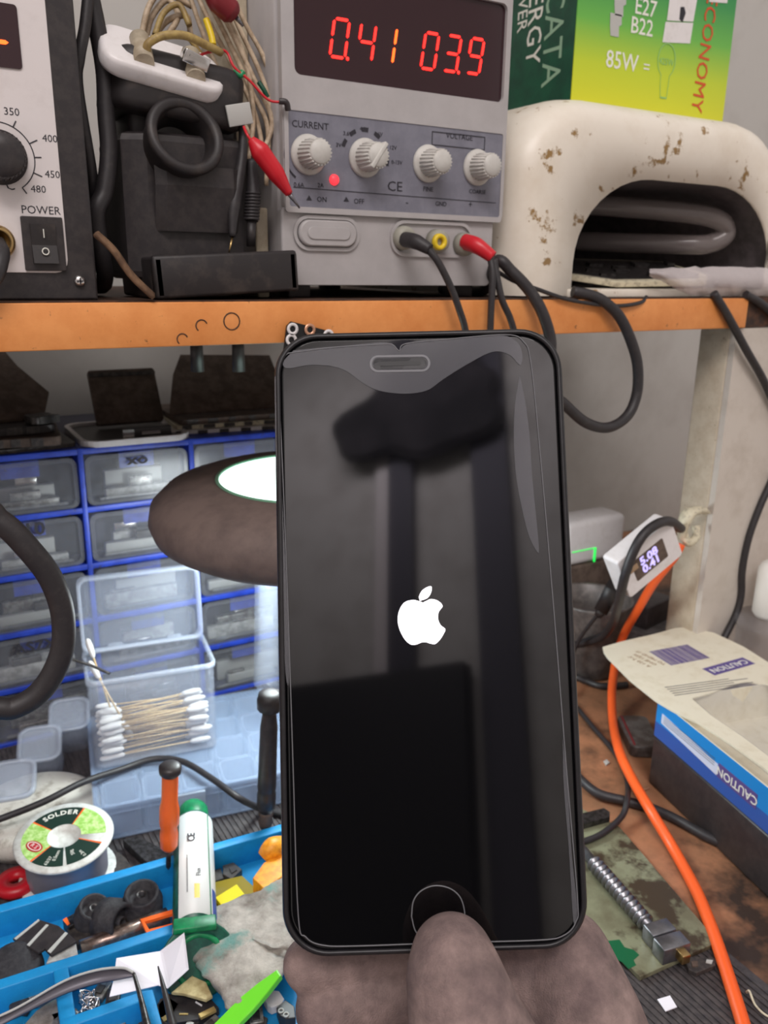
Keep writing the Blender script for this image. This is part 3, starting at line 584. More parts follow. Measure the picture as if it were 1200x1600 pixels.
# ================================================================ drawer cabinet
CY = 53.0
cab = thing('drawer_cabinet', (9, 60, 0), 'blue drawer cabinet with clear drawers standing at the back of the bench', 'cabinet')
RZ = [18.85 - 3.76*k for k in range(6)]; CX = [-11.7, -4.8, 2.2, 9.2, 16.2, 23.2]
m = MB(); m.box(CX[0]-.1, CX[-1]+.2, CY+2.2, 66, 0.05, 19.0)
m.build('carcass', 'cabin', cab)
m = MB()
for z in RZ: m.box(CX[0]-.1, CX[-1]+.2, CY-.1, CY+2.4, z-.18, z+.2, .05)
for xx in CX: m.box(xx-.165, xx+.165, CY-.13, CY+2.37, .05, 19.08, .05)
m.build('frame', 'blue_cab', cab)
ROW = ['top', 'second', 'third', 'fourth', 'bottom']; COL = {1: 'far left', 2: 'left', 3: 'middle', 4: 'right'}
for r_ in range(5):
    for c_ in (1, 2, 3, 4):
        x0, x1 = CX[c_]+.25, CX[c_+1]-.25; z1, z0 = RZ[r_]-.35, RZ[r_+1]+.2
        xm = (x0+x1)/2
        m = MB(XZ(xm, CY+.15, (z0+z1)/2)); w2, h2 = (x1-x0), (z1-z0)
        m.prism(rrect(w2, h2, .5, 5), -.12, 0, .05); m.ringplate(rrect(w2, h2, .5, 5), rrect(w2-.5, h2-.5, .35, 5), 0, .18)
        m.box(-w2/2+.1, w2/2-.1, -h2/2+.1, -h2/2+.2, -1.9, 0)
        dr = m.build('drawer', 'clear', cab)
        MB(XZ(xm, CY+.15, z1)).prism([(-1.1, -1.0), (1.1, -1.0), (1.1, 0), (-1.1, 0)], -.2, -.14).build('label_tab', 'blue_cab', dr, 'blue label tab')
        m = MB(XZ(xm, CY, z0+.45)); m.box(-w2/2+.7, w2/2-.7, -.12, .12, 0, .3, .08); m.build('pull_ledge', 'clear', dr)
        rr = random.Random(r_*7+c_)
        for k in range(2):
            t = thing('spare_part', (xm+rr.uniform(-.6, .6), CY+1.0, z0+.22), 'pale spare part lying in the %s row, %s drawer of the blue cabinet' % (ROW[r_], COL[c_]), 'spare part', 'spare parts seen through the front of the %s row, %s drawer' % (ROW[r_], COL[c_]))
            L = w2*rr.uniform(.5, .8); y0 = CY+.45+.75*k; zz = z0+.22+(.0 if k == 0 else .0); hh = rr.uniform(.5, 1.0)+.7*k; xs = xm-L/2+rr.uniform(-.5, .5)
            MB().box(xs, xs+L, y0, y0+.55, zz, zz+hh, .08).build('slab', ['partw', 'partm', 'partw', 'tape'][rr.randrange(4)], t)
            x2 = xs+rr.uniform(0, L*.6); MB().box(x2, x2+L*.35, y0+.05, y0+.4, zz+hh, zz+hh+rr.uniform(.2, .7), .05).build('clip', ['partd', 'partm', 'chrome'][rr.randrange(3)], t)
def hand_write(t, px, py, s_, sx=1):
    p = at(px, py, 'y', CY-.04); return MB(XZ(p.x, CY-.04, p.z)).text(t, s_, 0, 0, sx=sx, bold=.03)
hand_write('810', 44, 829, 1.15, 1.15).build('handwriting', 'ink', cab); hand_write('AS7X', 55, 1010, .95, 1.2).build('handwriting', 'ink', cab)
hand_write('xo', 215, 718, .9, 1.4).build('handwriting', 'ink', cab)
# things on the cabinet
def slab(name, pts, z0, z1, mt, label, cat, extra=None):
    c = V((sum(p[0] for p in pts)/len(pts), sum(p[1] for p in pts)/len(pts), z0)); o = thing(name, c, label, cat)
    MB().prism(pts, z0, z1, .08).build('body', mt, o); return o
T0 = 19.02
o = thing('phone_housing', (13, 56, T0), 'white-rimmed opened phone housing lying on the cabinet under the shelf', 'phone housing')
m = MB(FL(12.9, 56.5, T0, 0)); m.prism(rrect(6.6, 7, 1.2, 6), 0, .18, .05); m.build('backplate', 'blk', o)
m = MB(FL(12.9, 56.5, T0, 0)); m.ringplate(rrect(7.0, 7.4, 1.3, 6), rrect(6.4, 6.8, 1.0, 6), .02, .4); m.build('rim', 'whitep', o, 'white rim')
m = MB(); m.box(12.2, 15.2, 53.6, 54.4, T0+.2, T0+.95, .1); m.build('camera_bracket', 'blk', o); MB().box(12.0, 12.7, 53.4, 53.7, T0+.2, T0+.9).box(13.2, 14.4, 53.45, 53.6, T0+.5, T0+.7).build('metal_clip', 'chrome', o)
o = thing('battery_pack', (13.6, 59, T0), 'dark upright battery slab leaning behind the opened phone housing', 'battery')
m = MB(frame((11.4, 58.3, T0+.4), (1, 0, 0), (0, .5, .86))); m.prism(rrect(4.6, 4.0, .2, 3, 2.3, 2), -.2, .2, .05); m.build('cell', 'bdark', o)
m = MB(frame((11.4, 58.3, T0+.4), (1, 0, 0), (0, .5, .86))); m.prism(rrect(4.6, .3, .1, 2, 2.3, 3.6), .2, .3); m.build('cell_tape', 'partd', o)
def stack(items, grp):
    for (name, x, y, z, wx, wy, t, dg, mt, lab, cat) in items:
        o = thing(name, (x, y, z), lab, cat); g = FL(x, y, z, dg)
        MB(g).prism(rrect(wx, wy, .4, 4), 0, t, .05).build('panel', mt, o)
        rr = random.Random(int(x*10+z*100)); m = MB(g)
        for k in range(5): xx = -wx/2+.4+k*(wx-1)/5; m.box(xx, xx+rr.uniform(.4, .9), -wy/2-.06, -wy/2+.2, .03, t-.02)
        m.build('edge_contacts', 'partd', o)
stack([('tablet_back', 20.0, 57.5, T0, 8.4, 6.6, .28, -8, 'whitep', 'white-edged flat panel at the bottom of the stack right on the cabinet', 'panel'),
       ('circuit_board', 20.2, 57.8, T0+.3, 8.2, 6.4, .3, -4, 'cream', 'dusty cream board in the middle of the stack right on the cabinet', 'circuit board'),
       ('tablet_back', 20.4, 58.2, T0+.62, 8.4, 7.2, .4, -1, 'bdark', 'dark dusty panel lying flat in the right stack under the leaning board', 'panel')], None)
o = thing('dusty_board', (20, 60, T0+1.1), 'large dusty brown board leaning on top of the right stack', 'board')
MB(frame((15.8, 56.2, T0+1.15), (1, 0, 0), (0, .75, .66))).prism([(0, 0), (9, 0), (9, 5), (2.2, 5.4), (1.2, 3.6)], -.12, .12, .04).build('sheet', 'bdark', o)
stack([('circuit_board', 5.6, 56.4, T0, 6.8, 6.0, .3, 4, 'partd', 'lowest dark board of the left pile on the cabinet', 'circuit board'),
       ('phone_housing', 5.3, 56.8, T0+.32, 6.6, 6.6, .55, -6, 'bdark', 'dusty phone housing second from the bottom of the left pile', 'phone housing'),
       ('circuit_board', 4.8, 57.2, T0+.9, 6.6, 5.6, .5, 2, 'blk', 'black board third from the bottom of the left pile', 'circuit board'),
       ('metal_shield', 7.4, 55.2, T0+1.45, 1.6, 1.4, .5, 20, 'dsteel', 'small dull metal shield on the front corner of the left pile', 'metal shield')], None)
o = thing('dusty_board', (4, 58, T0+1.5), 'dusty brown board leaning over the left pile on the cabinet', 'board')
MB(frame((1.0, 56.0, T0+1.5), (1, 0.05, 0), (0, .8, .6))).prism([(0, 0), (6.8, 0), (7.6, 2.2), (6.2, 4.8), (5.6, 6.6), (0, 6.6)], -.15, .15, .05).build('sheet', 'bdark', o)
for i, px in enumerate((307, 372)):
    p = at(px, 545, 'y', 44); p2 = at(px-3, 572, 'y', 44)
    tag(MB().cyl((p.x, 44, 26.68), (p.x, 44, p2.z-.3), .32, .36, 14).build('shelf_bolt', 'blk', loc=(p.x, 44, 26.68)), ['left', 'right'][i]+' of two black bolts sticking down beneath the shelf', 'bolt', 'bolts beneath the shelf')

# ================================================================ magnifier lamp
LC = at(479, 746, 'z', 19.2)
ml = thing('magnifier_lamp', (26, 46, 0.1), 'brown-grey ring magnifier lamp with a glowing lens beside the phone', 'magnifier lamp')
tilt = Matrix.Translation(LC) @ Matrix.Rotation(R(-1), 4, 'Y') @ Matrix.Rotation(R(2), 4, 'X')
m = MB(tilt); m.lathe([(4.75, -.3), (4.8, .05), (5.1, .12), (6.4, -.1), (7.5, -.5), (8.2, -1.2), (8.35, -2.0), (8.1, -2.7), (7.3, -3.2), (6.6, -3.3), (6.4, -2.6), (5.0, -2.2), (4.75, -1.8), (4.75, -.3)], 64, cap=False)
m.build('ring_housing', 'lampb', ml)
MB(tilt).lathe([(4.62, -.1), (4.8, .0), (4.82, .1), (4.7, .14), (4.62, .1), (4.62, -.1)], 64, cap=False).build('lens_rim', 'lens_rim', ml, 'thin green lens rim')
MB(tilt).lathe([(0, -.02), (3, 0), (4.6, .02), (4.6, -.12), (0, -.14)], 64, cap=False).build('lens', 'lens', ml, 'brightly glowing lens')
m = MB(); m.tube([LC+V((6.2, 4.4, -1.6)), (25, 46, 20), (27.5, 47.5, 18), (28, 47.8, 10), (27.5, 47, 1)], .7, 14); m.build('arm', 'blk', ml)
MB(FL(27.5, 47, .1)).lathe([(3.4, 0), (3.4, .6), (3.0, 1.2), (1, 1.5), (0, 1.5)], 36).build('base', 'blk', ml)
l = bpy.data.lights.new('lamp_light', 'POINT'); l.energy = 1.15; l.color = (.88, .97, 1); l.shadow_soft_size = .03
o = bpy.data.objects.new('lamp_light', l); C.objects.link(o); o.location = (LC+V((0, 0, -4.6)))*S
# ================================================================ bench, left
og = thing('organizer_box', (11, 45, .2), 'large clear compartment organizer box under the cotton swab box', 'organizer')
g = frame((6.2, 40.2, .2), (.985, -.16, 0), (.16, .985, 0)); W_, D_, H_ = 11.4, 9.8, 2.1
m = MB(g); m.box(0, W_, 0, D_, 0, .12, .04); m.ringplate(rrect(W_, D_, .5, 4, W_/2, D_/2), rrect(W_-.3, D_-.3, .4, 4, W_/2, D_/2), .1, H_-.25)
m.build('bottom_shell', 'org', og)
m = MB(g); m.prism(rrect(W_+.2, D_+.2, .6, 5, W_/2, D_/2), H_-.12, H_, .04); m.ringplate(rrect(W_+.3, D_+.3, .6, 5, W_/2, D_/2), rrect(W_-.1, D_-.1, .5, 5, W_/2, D_/2), H_-.4, H_+.08); m.build('lid', 'org', og)
for i in range(5):
    for j in range(4):
        xx = .25+i*(W_-.5)/5; yy = .25+j*(D_-.5)/4; m = MB(g); cx_, cy_ = xx+(W_-.5)/10, yy+(D_-.5)/8
        m.ringplate(rrect((W_-.5)/5-.1, (D_-.5)/4-.1, .45, 4, cx_, cy_), rrect((W_-.5)/5-.28, (D_-.5)/4-.28, .38, 4, cx_, cy_), .12, H_-.14)
        m.build('compartment', 'org_rim', og)
MB(g).box(W_*.33, W_*.5, -.3, -.05, .5, H_, .06).build('latch', 'org_rim', og)
sb = thing('swab_box', (10.3, 45.8, 2.42), 'open clear plastic box full of cotton swabs', 'plastic box')
g = frame((6.9, 43.7, 2.42), (.99, -.14, 0), (.14, .99, 0)); W_, D_, H_ = 7.0, 4.3, 5.5
m = MB(g); O = rrect(W_, D_, .5, 5, W_/2, D_/2); I = rrect(W_-.2, D_-.2, .4, 5, W_/2, D_/2)
m.ringplate(O, I, 0, H_, True); m.prism(O, 0, .1, .03); m.build('bin', 'clearb', sb)
MB(g).ringplate(rrect(W_+.2, D_+.2, .5, 5, W_/2, D_/2), I, H_-.3, H_, True).build('bin_rim', 'clear_rim', sb)
gl = g @ Matrix.Translation((0, D_+.15, H_)) @ Matrix.Rotation(R(83), 4, 'X')
m = MB(gl); m.prism(rrect(W_+.1, D_+.3, .5, 5, W_/2, D_/2), -.12, 0, .03); ld = m.build('lid', 'clearb', sb)
MB(gl).ringplate(rrect(W_+.1, D_+.3, .5, 5, W_/2, D_/2), rrect(W_-.3, D_-.1, .4, 5, W_/2, D_/2), -.05, .75, True).build('lid_rim', 'clear_rim', ld)
m = MB(g); m.box(1.4, 2.3, D_-.02, D_+.35, H_-.2, H_+.1, .05); m.box(4.9, 5.8, D_-.02, D_+.35, H_-.2, H_+.1, .05); m.build('hinge', 'clear_rim', sb)
def swab(a, b, lab, grp):
    a, b = V(a), V(b); d = (b-a).normalized(); o = thing('cotton_swab', (a+b)/2, lab, 'cotton swab', grp)
    MB().tube([a, b], .055, 6, raw=True).build('stick', 'wood', o)
    for p, s_ in ((a, 1), (b, -1)):
        MB().tube([p-d*s_*.12, p, p+d*s_*.4, p+d*s_*.95, p+d*s_*1.1], [.05, .14, .19, .15, .06], 8, raw=True).build('cotton_tip', 'cotton', o)
rr = random.Random(3)
for k in range(46):
    layer = k//8; zz = .35+layer*.36; yy = .45+(k % 8)*.46+rr.uniform(-.08, .08); L = 5.9
    xa = .4+rr.uniform(0, .35); dy = rr.uniform(-1.1, 1.1); dz = rr.uniform(-.2, .2)*(1 if layer else 0); 
    a = g @ V((xa, max(.35, min(D_-.35, yy-dy/2)), zz+abs(dz))); b = g @ V((xa+L, max(.35, min(D_-.35, yy+dy/2)), zz+rr.uniform(0, .2)))
    swab(a, b, 'wooden-stick cotton swab lying in the clear swab box', 'cotton swabs lying in the clear box')
swab(g @ V((.3, 3.4, H_+1.0)), g @ V((1.5, 2.2, .9)), 'cotton swab standing upright, taller of the two poking out of the box corner', None)
swab(g @ V((.3, 2.6, H_-.05)), g @ V((2.2, 1.6, .8)), 'cotton swab leaning low over the left rim of the swab box', None)
tag(MB().tube([g @ V((-.8, 2.2, H_+.6)), g @ V((.3, 2.1, H_+.02)), g @ V((1.3, 1.9, H_-.6))], .09, 8).build('tweezer_tip', 'dsteel', loc=g @ V((0, 2.1, H_))), 'dark metal pick resting across the left rim of the swab box', 'pick')
# strip of little lidded boxes
for i, (px, py, dz) in enumerate(((20, 1205, 2.5), (62, 1150, 2.7), (108, 1105, 2.8))):
    p = at(px, py, 'z', dz); o = thing('bead_box', (p.x, p.y, .2), 'small clear lidded box, %s of the chain of three at the left' % ('nearest', 'middle', 'farthest')[i], 'small plastic box')
    gg = Matrix.Translation((p.x, p.y, dz-1.6)) @ Matrix.Rotation(R(-12), 4, 'Z') @ Matrix.Rotation(R(18), 4, 'X')
    m = MB(gg); m.ringplate(rrect(2.3, 2.6, .6, 5), rrect(2.1, 2.4, .55, 5), -1.0, 1.3, True); m.prism(rrect(2.2, 2.5, .55, 5), -1.0, -.9); m.build('cup', 'clearb', o)
    m = MB(gg); m.ringplate(rrect(2.5, 2.8, .7, 5), rrect(2.0, 2.3, .5, 5), 1.3, 1.5, True); m.prism(rrect(2.3, 2.6, .6, 5), 1.3, 1.38); m.build('lid', 'clear_rim', o)
wb = at(60, 1262, 'z', 1.2)
o = thing('round_container', (wb.x, wb.y, .2), 'grimy white round container behind the solder spool', 'container')
MB(FL(wb.x-.2, wb.y, .2)).lathe([(3.2, 0), (3.5, .6), (3.4, 1.1), (3.0, 1.35), (1.5, 1.5), (0, 1.5)], 48).build('lid', mat('grimy_white', (214,210,200), .5, col2=(150,140,126), scale=30, lo=.5, hi=.72), o)
# solder spool
sp = thing('solder_spool', (3.9, 35, .2), 'solder wire spool with green SOLDER label on the bench', 'solder spool')
tp = at(100, 1306, 'z', 2.75); bt = V((tp.x+.05, tp.y+.3, .2)); axs = (tp-bt).normalized()
fr = frame(bt, (1, 0, -axs.x/axs.z), axs.cross(V((1, 0, -axs.x/axs.z)))); HH = (tp-bt).length
m = MB(fr); m.lathe([(.75, 0), (2.3, 0), (2.36, .08), (2.3, .2), (1.0, .24), (1.0, HH-.24), (2.3, HH-.2), (2.36, HH-.08), (2.3, HH), (.75, HH), (.72, HH-.3), (0, HH-.3)], 56, cap=False); m.build('reel', 'spoolw', sp)
m = MB(fr); prof = []
z = .3
while z < HH-.3: prof += [(1.86, z), (1.94, z+.04), (1.86, z+.08)]; z += .085
m.lathe([(1.0, .27)]+prof+[(1.0, HH-.27)], 48, cap=False); m.build('wire_winding', 'solder', sp, 'shiny wound solder wire')
def sector(m, r0, r1, a0, a1, z, dz=.015):
    n = max(2, int(abs(a1-a0)/6)); o_ = [(r1*math.cos(R(a0+(a1-a0)*k/n)), r1*math.sin(R(a0+(a1-a0)*k/n))) for k in range(n+1)]; i_ = [(r0*math.cos(R(a1+(a0-a1)*k/n)), r0*math.sin(R(a1+(a0-a1)*k/n))) for k in range(n+1)]
    m.rings([[(x, y, zz) for x, y in o_+i_] for zz in (z, z+dz)], smooth=False)
m = MB(fr)
for a0, a1 in ((-20, 48), (128, 208)): sector(m, .8, 1.98, a0, a1, HH)
lb = m.build('label_sticker', 'spool_g', sp)
m = MB(fr); sector(m, .8, 1.98, 51, 125, HH); sector(m, .8, 1.98, 212, 258, HH); sector(m, .8, 1.98, 263, 318, HH); m.build('label_band', 'spool_d', lb)
m = MB(fr)
for a in (49.5, 126.5, 210, 320): sector(m, .8, 1.98, a-1.3, a+1.3, HH)
m.build('label_line', 'orange', lb)
m = MB(fr)
for i, ch in enumerate('SOLDER'):
    a = 112-i*10.6; m.text(ch, .42, 1.62*math.cos(R(a)), 1.62*math.sin(R(a)), HH+.02, rot=a-90, bold=.012)
for a, t, rad in ((234, '63/37', 1.65), (244, '0.5mm', 1.3), (276, '50g', 1.3), (290, '0.3m', 1.65)): m.text(t, .24, rad*math.cos(R(a)), rad*math.sin(R(a)), HH+.02, rot=a+180-90+85 if a < 260 else a+90-85+180)
m.build('label_lettering', 'white_ink', lb)
m = MB(fr @ Matrix.Translation((-1.4, -.1, HH+.02)) @ Matrix.Rotation(R(-60), 4, 'Z')); m.prism([(.48*math.cos(R(k*20)), .3*math.sin(R(k*20))) for k in range(18)], 0, .012); m.build('emblem', 'spool_r', lb)
m = MB(fr @ Matrix.Translation((-1.4, -.1, HH+.034)) @ Matrix.Rotation(R(-60), 4, 'Z')); m.ringplate([(.4*math.cos(R(k*20)), .23*math.sin(R(k*20))) for k in range(18)], [(.35*math.cos(R(k*20)), .19*math.sin(R(k*20))) for k in range(18)], 0, .01); m.text('R', .3, -.12, 0, 0); m.text('S', .3, .12, 0, 0); m.build('emblem_lettering', 'white_ink', lb)
p = at(26, 1380, 'z', .4); tag(MB(FL(p.x, p.y, .18)).lathe([(.35, 0), (.95, 0), (1.0, .2), (.95, .5), (.35, .5), (.35, 0)], 28, cap=False).build('red_ring', 'redp', loc=(p.x, p.y, .18)), 'small red plastic ring beside the solder spool', 'ring')
# screwdrivers
def along(name, a, b, label, cat, segs, group=None):
    a, b = V(a), V(b); d = b-a; L = d.length; fr = frame(a, d.orthogonal(), d.cross(d.orthogonal())); o = thing(name, a, label, cat, group)
    for nm, mt, prof, fl in segs:
        m = MB(fr); m.lathe([(r, t*L) for r, t in prof], fl or 24, cap=True); m.build(nm, mt, o)
    return o
a = at(263, 1358, 'z', 1.95); b = at(266, 1196, 'y', 33.6)
along('screwdriver', a, b, 'small orange-handled screwdriver with black cap standing over the blue tray', 'screwdriver', [
 ('shaft', 'dsteel', [(.05, 0), (.12, .03), (.12, .24)], 10),
 ('handle', 'orange', [(.26, .2), (.42, .24), (.44, .36), (.38, .42), (.47, .46), (.47, .6), (.38, .68), (.38, .9), (.4, .93)], 10), ('cap', 'blk', [(.4, .92), (.5, .94), (.52, .985), (.42, 1.0), (.3, 1.01), (0, 1.01)], 24)])
a = at(414, 1314, 'z', .3); b = at(422, 1082, 'y', 35.2)
along('screwdriver', a, b, 'slim black precision screwdriver standing upright next to the phone', 'screwdriver', [
 ('shaft', 'dsteel', [(.06, 0), (.14, .05), (.16, .12)], 10), ('collar', 'bdark', [(.3, .1), (.4, .14), (.34, .17), (.4, .2), (.36, .23)], 24),
 ('handle', 'blk', [(.4, .22), (.5, .26), (.5, .34), (.44, .36), (.5, .38), (.48, .5), (.45, .78), (.36, .86), (.34, .89)], 24), ('cap', 'blk_d', [(.34, .88), (.62, .9), (.66, .96), (.6, .99), (.3, 1.0), (0, 1.0)], 12)])
# flux syringe
a = at(305, 1478, 'z', 1.9); b = at(302, 1272, 'z', 2.3)
fx = along('flux_syringe', a, b, 'white-labelled syringe of green flux with green cap lying across the blue tray', 'syringe', [
 ('barrel', 'gflux', [(.95, 0), (.95, .9), (.7, .93)], 32), ('cap', 'green', [(.66, .9), (.76, .92), (.78, 1.02), (.66, 1.05), (0, 1.05)], 14),
 ('label', 'label', [(.965, .1), (.97, .1), (.97, .885), (.965, .885)], 32)])
d = (b-a).normalized(); u = V((0, 0, 1)); u = (u-d*u.dot(d)).normalized(); sd = d.cross(u)
L = (b-a).length; camd = (CAM-(a+b)/2).normalized(); cu = (camd-d*camd.dot(d)).normalized(); cs = d.cross(cu)
def strip(nm, mt, a0, a1, t0, t1):
    m = MB(); m.rings([[a+d*L*t+(cu*math.cos(R(q))+cs*math.sin(R(q)))*.978 for t in (t0, t1)] for q in [a0+(a1-a0)*k/6 for k in range(7)]], closed=False, cap0=False, cap1=False); return m.build(nm, mt, fx)
strip('edge_strip', 'gflux', -100, -46, .1, .89); strip('green_stripe', 'green', 44, 48, .1, .88); strip('blue_code', 'blueink', 54, 80, .12, .3); strip('yellow_mark', 'yelink', 0, 14, .2, .3)
m = MB(frame(a+d*L*.66+cu*.975, d, cu.cross(d))); m.text('CE', .5, 0, .1, bold=.01); m.text('Flux', .3, -2.4, -.2); m.box(-3.6, -1.2, .3, .33, 0, .01); m.build('printed_marks', 'ink', fx)
fr = frame(a-d*.1, sd, u); m = MB(frame(a-d*.15+V((0, -.35, -.3)), V((1, -.05, 0)), V((.0, .62, .78)))); m.prism([(1.62*math.cos(R(k*12)), 1.5*math.sin(R(k*12))) for k in range(30)], -.15, .15, .08)
fl = m.build('flange', 'gflux', fx, 'round dark green flange'); m = MB(frame(a-d*.15+V((0, -.35, -.3)), V((1, -.05, 0)), V((.0, .62, .78)))); m.lathe([(.85, .14), (.9, .26), (1.05, .26), (1.1, .14)], 32, cap=False); m.build('flange_ridge', 'green', fl)
m = MB(frame(a+d*.3+cu*.9, d, cu.cross(d))); m.box(-.35, .3, -.9, .9, -.15, .15, .06); m.build('finger_tab', 'green', fx)

# ================================================================ blue work tray
tr = thing('work_tray', (6, 29, .2), 'bright blue silicone work tray with compartments full of small parts', 'tray')
g = frame((0.4, 35.4, .2), (.992, -.07, 0), (.07, .992, 0))
m = MB(g); m.box(-8, 14.6, -13, .35, 0, .25); 
WZ = [0]
def wall(x0, x1, y0, y1): WZ[0] += .011; m.box(x0, x1, y0, y1, .2-WZ[0], 1.6+WZ[0], .06)
wall(-8, 14.6, 0, .55); wall(-8, 8.8, -4.55, -4.0); wall(2.35, 2.95, -13, -4.5); wall(2.4, 5.8, -7.6, -7.1); wall(14, 14.6, -13, .5); wall(5.4, 5.9, -13, -7.2); wall(-8, -7.5, -13, .5)
m.build('tray_body', 'tray', tr)
def knobcap(px, py, z, r, tiltx, tilty, label):  # loose rubber knobs lying in the tray
    p = at(px, py, 'z', z); o = thing('rubber_knob', (p.x, p.y, .45), label, 'rubber knob')
    L = Matrix.Translation((p.x, p.y, z)) @ Matrix.Rotation(R(tilty), 4, 'Z') @ Matrix.Rotation(R(tiltx), 4, 'X')
    m = MB(L); m.lathe([(r*.98, -.6), (r*1.0, 0.0), (r*.86, .05), (r*.84, .55), (r*.78, .6), (r*.66, .6), (r*.62, .25), (r*.3, .22), (r*.26, .5), (r*.12, .5), (r*.1, .2), (0, .2)], 32, cap=False); m.cyl((0, 0, -.6), (0, 0, -.5), r*.98, n=32)
    m.build('knob_body', 'rubber', o)
    MB(L).lathe([(r*.24, .505), (r*.13, .505), (r*.13, .45)], 20, cap=False).build('hub_insert', 'dsteel', o)
knobcap(145, 1428, 1.2, .82, 20, 20, 'dark rubber knob with visible grooves, leftmost of the three in the tray')
knobcap(180, 1440, 1.1, 1.0, 75, 35, 'dark rubber knob lying on its side, middle of the three in the tray')
knobcap(222, 1408, 1.2, .95, 12, -10, 'dark stacked rubber knob, rightmost of the three in the tray')
p = at(24, 1512, 'z', 1.2); o = tag(MB(Matrix.Translation((p.x, p.y, 1.1)) @ Matrix.Rotation(R(18), 4, 'X')).lathe([(0, -.5), (1.05, -.45), (1.15, -.1), (1.1, .3), (.9, .42), (0, .45)], 32).build('rubber_disc', 'rubber', loc=(p.x, p.y, .45)), 'thick black rubber disc at the left end of the tray', 'disc')
def poly(px, z): return [tuple(at(x, y, 'z', z))[:2] for x, y in px]
def flat(name, px, z0, z1, mt, label, cat, parts=(), lift=None):
    P = poly(px, z1); c = V((sum(q[0] for q in P)/len(P), sum(q[1] for q in P)/len(P), z0)); o = thing(name, c, label, cat)
    MB().prism(P, z0, z1, min(.04, (z1-z0)/3)).build('body', mt, o)
    for nm, pp, h, mm in parts: MB().prism(poly(pp, z1+h), z1, z1+h).build(nm, mm, o)
    return o
flat('white_block', [(72, 1505), (82, 1482), (118, 1470), (122, 1493)], .45, 1.5, 'partw', 'small white block under the black shield frame in the tray', 'block')
flat('shield_plate', [(20, 1466), (60, 1436), (92, 1446), (120, 1470), (80, 1492), (70, 1482), (60, 1488)], 1.55, 1.7, 'blk', 'black metal shield plate with pale stripes in the tray', 'shield plate',
  [('pale_stripe', [(42, 1476), (72, 1444), (76, 1445), (46, 1478)], .03, 'tape'), ('pale_stripe', [(74, 1486), (102, 1456), (106, 1458), (79, 1489)], .03, 'tape'), ('pale_stripe', [(22, 1466), (60, 1436), (62, 1438), (25, 1468)], .03, 'tape')])
flat('metal_chip', [(98, 1437), (120, 1424), (132, 1436), (108, 1448)], .45, 1.0, 'dsteel', 'dull metal chip with an orange end in the tray', 'chip', [('orange_end', [(98, 1437), (104, 1433), (109, 1443), (105, 1446)], .03, 'orange')])
flat('flex_board', [(104, 1450), (150, 1448), (158, 1466), (120, 1476), (108, 1462)], .45, .8, 'partd', 'dark connector board below the metal chip in the tray', 'connector')
tag(MB().tube([at(126, 1484, 'z', .9), at(180, 1464, 'z', .9), at(262, 1432, 'z', .9)], .42, 14, raw=True).build('metal_rod', mat('brown_metal', (120,100,92), .25, .8, col2=(176,160,150), scale=50), loc=at(180, 1464, 'z', .5)), 'brownish shiny metal rod lying along the front tray wall', 'rod')
tag(MB().tube([at(128, 1490, 'z', .6), at(176, 1475, 'z', .6)], .16, 10, raw=True).build('gold_pin', 'gold', loc=at(150, 1482, 'z', .6)), 'thin gold pin beside the brownish metal rod', 'pin')
Pz = 1.35
def plan(px): return [at(x, y, 'z', Pz) for x, y in px]
m = MB(); A = poly([(219, 1436), (276, 1419), (280, 1446), (229, 1457)], Pz); B = poly([(226, 1440), (271, 1427), (275, 1441), (233, 1452)], Pz); m.ringplate(A, B, Pz-.15, Pz)
tag(m.build('sim_tray', 'orange', loc=(A[0][0], A[0][1], Pz)), 'orange open rectangular frame leaning beside the syringe', 'frame')
flat('button_module', [(348, 1352), (365, 1347), (378, 1358), (362, 1374), (348, 1366)], .45, .9, 'partd', 'small dark square button left of the amber plastic clip', 'button', [('dome', [(358, 1356), (366, 1353), (370, 1359), (362, 1364)], .06, 'blk')])
flat('button_module', [(326, 1362), (345, 1356), (350, 1372), (332, 1378)], .45, .8, 'partd', 'dark grey piece touching the flux syringe label', 'connector')
flat('amber_film', [(328, 1380), (378, 1368), (406, 1394), (362, 1436), (334, 1436)], .95, 1.0, 'yelt', 'amber adhesive film under the yellow foam square', 'film')
flat('yellow_foam', [(336, 1402), (370, 1381), (388, 1404), (356, 1428)], 1.05, 1.3, 'yelf', 'bright yellow foam square stuck on amber film', 'foam square')
ab = flat('amber_clip', [(395, 1372), (412, 1348), (442, 1328), (446, 1366), (412, 1388)], 1.0, 1.9, 'amber', 'amber orange plastic clip half hidden by the phone', 'plastic clip')
MB().tube([at(411, 1340, 'z', 1.8), at(425, 1326, 'z', 2.1), at(446, 1322, 'z', 1.9)], [.35, .55, .5], 12).build('hook', 'amber', ab)
flat('white_scrap', [(400, 1300), (446, 1288), (446, 1306), (410, 1318)], .2, .5, 'whitep', 'white plastic scrap at the tip of the black precision screwdriver', 'scrap')
flat('grey_strip', [(192, 1312), (215, 1306), (262, 1330), (256, 1352), (232, 1350)], .2, .7, 'dsteel', 'dull grey strip between the solder spool and the orange screwdriver', 'strip')
flat('grey_strip', [(180, 1328), (196, 1340), (214, 1368), (196, 1372), (178, 1362)], .2, .35, 'partd', 'dark flat piece against the right side of the solder spool', 'piece')

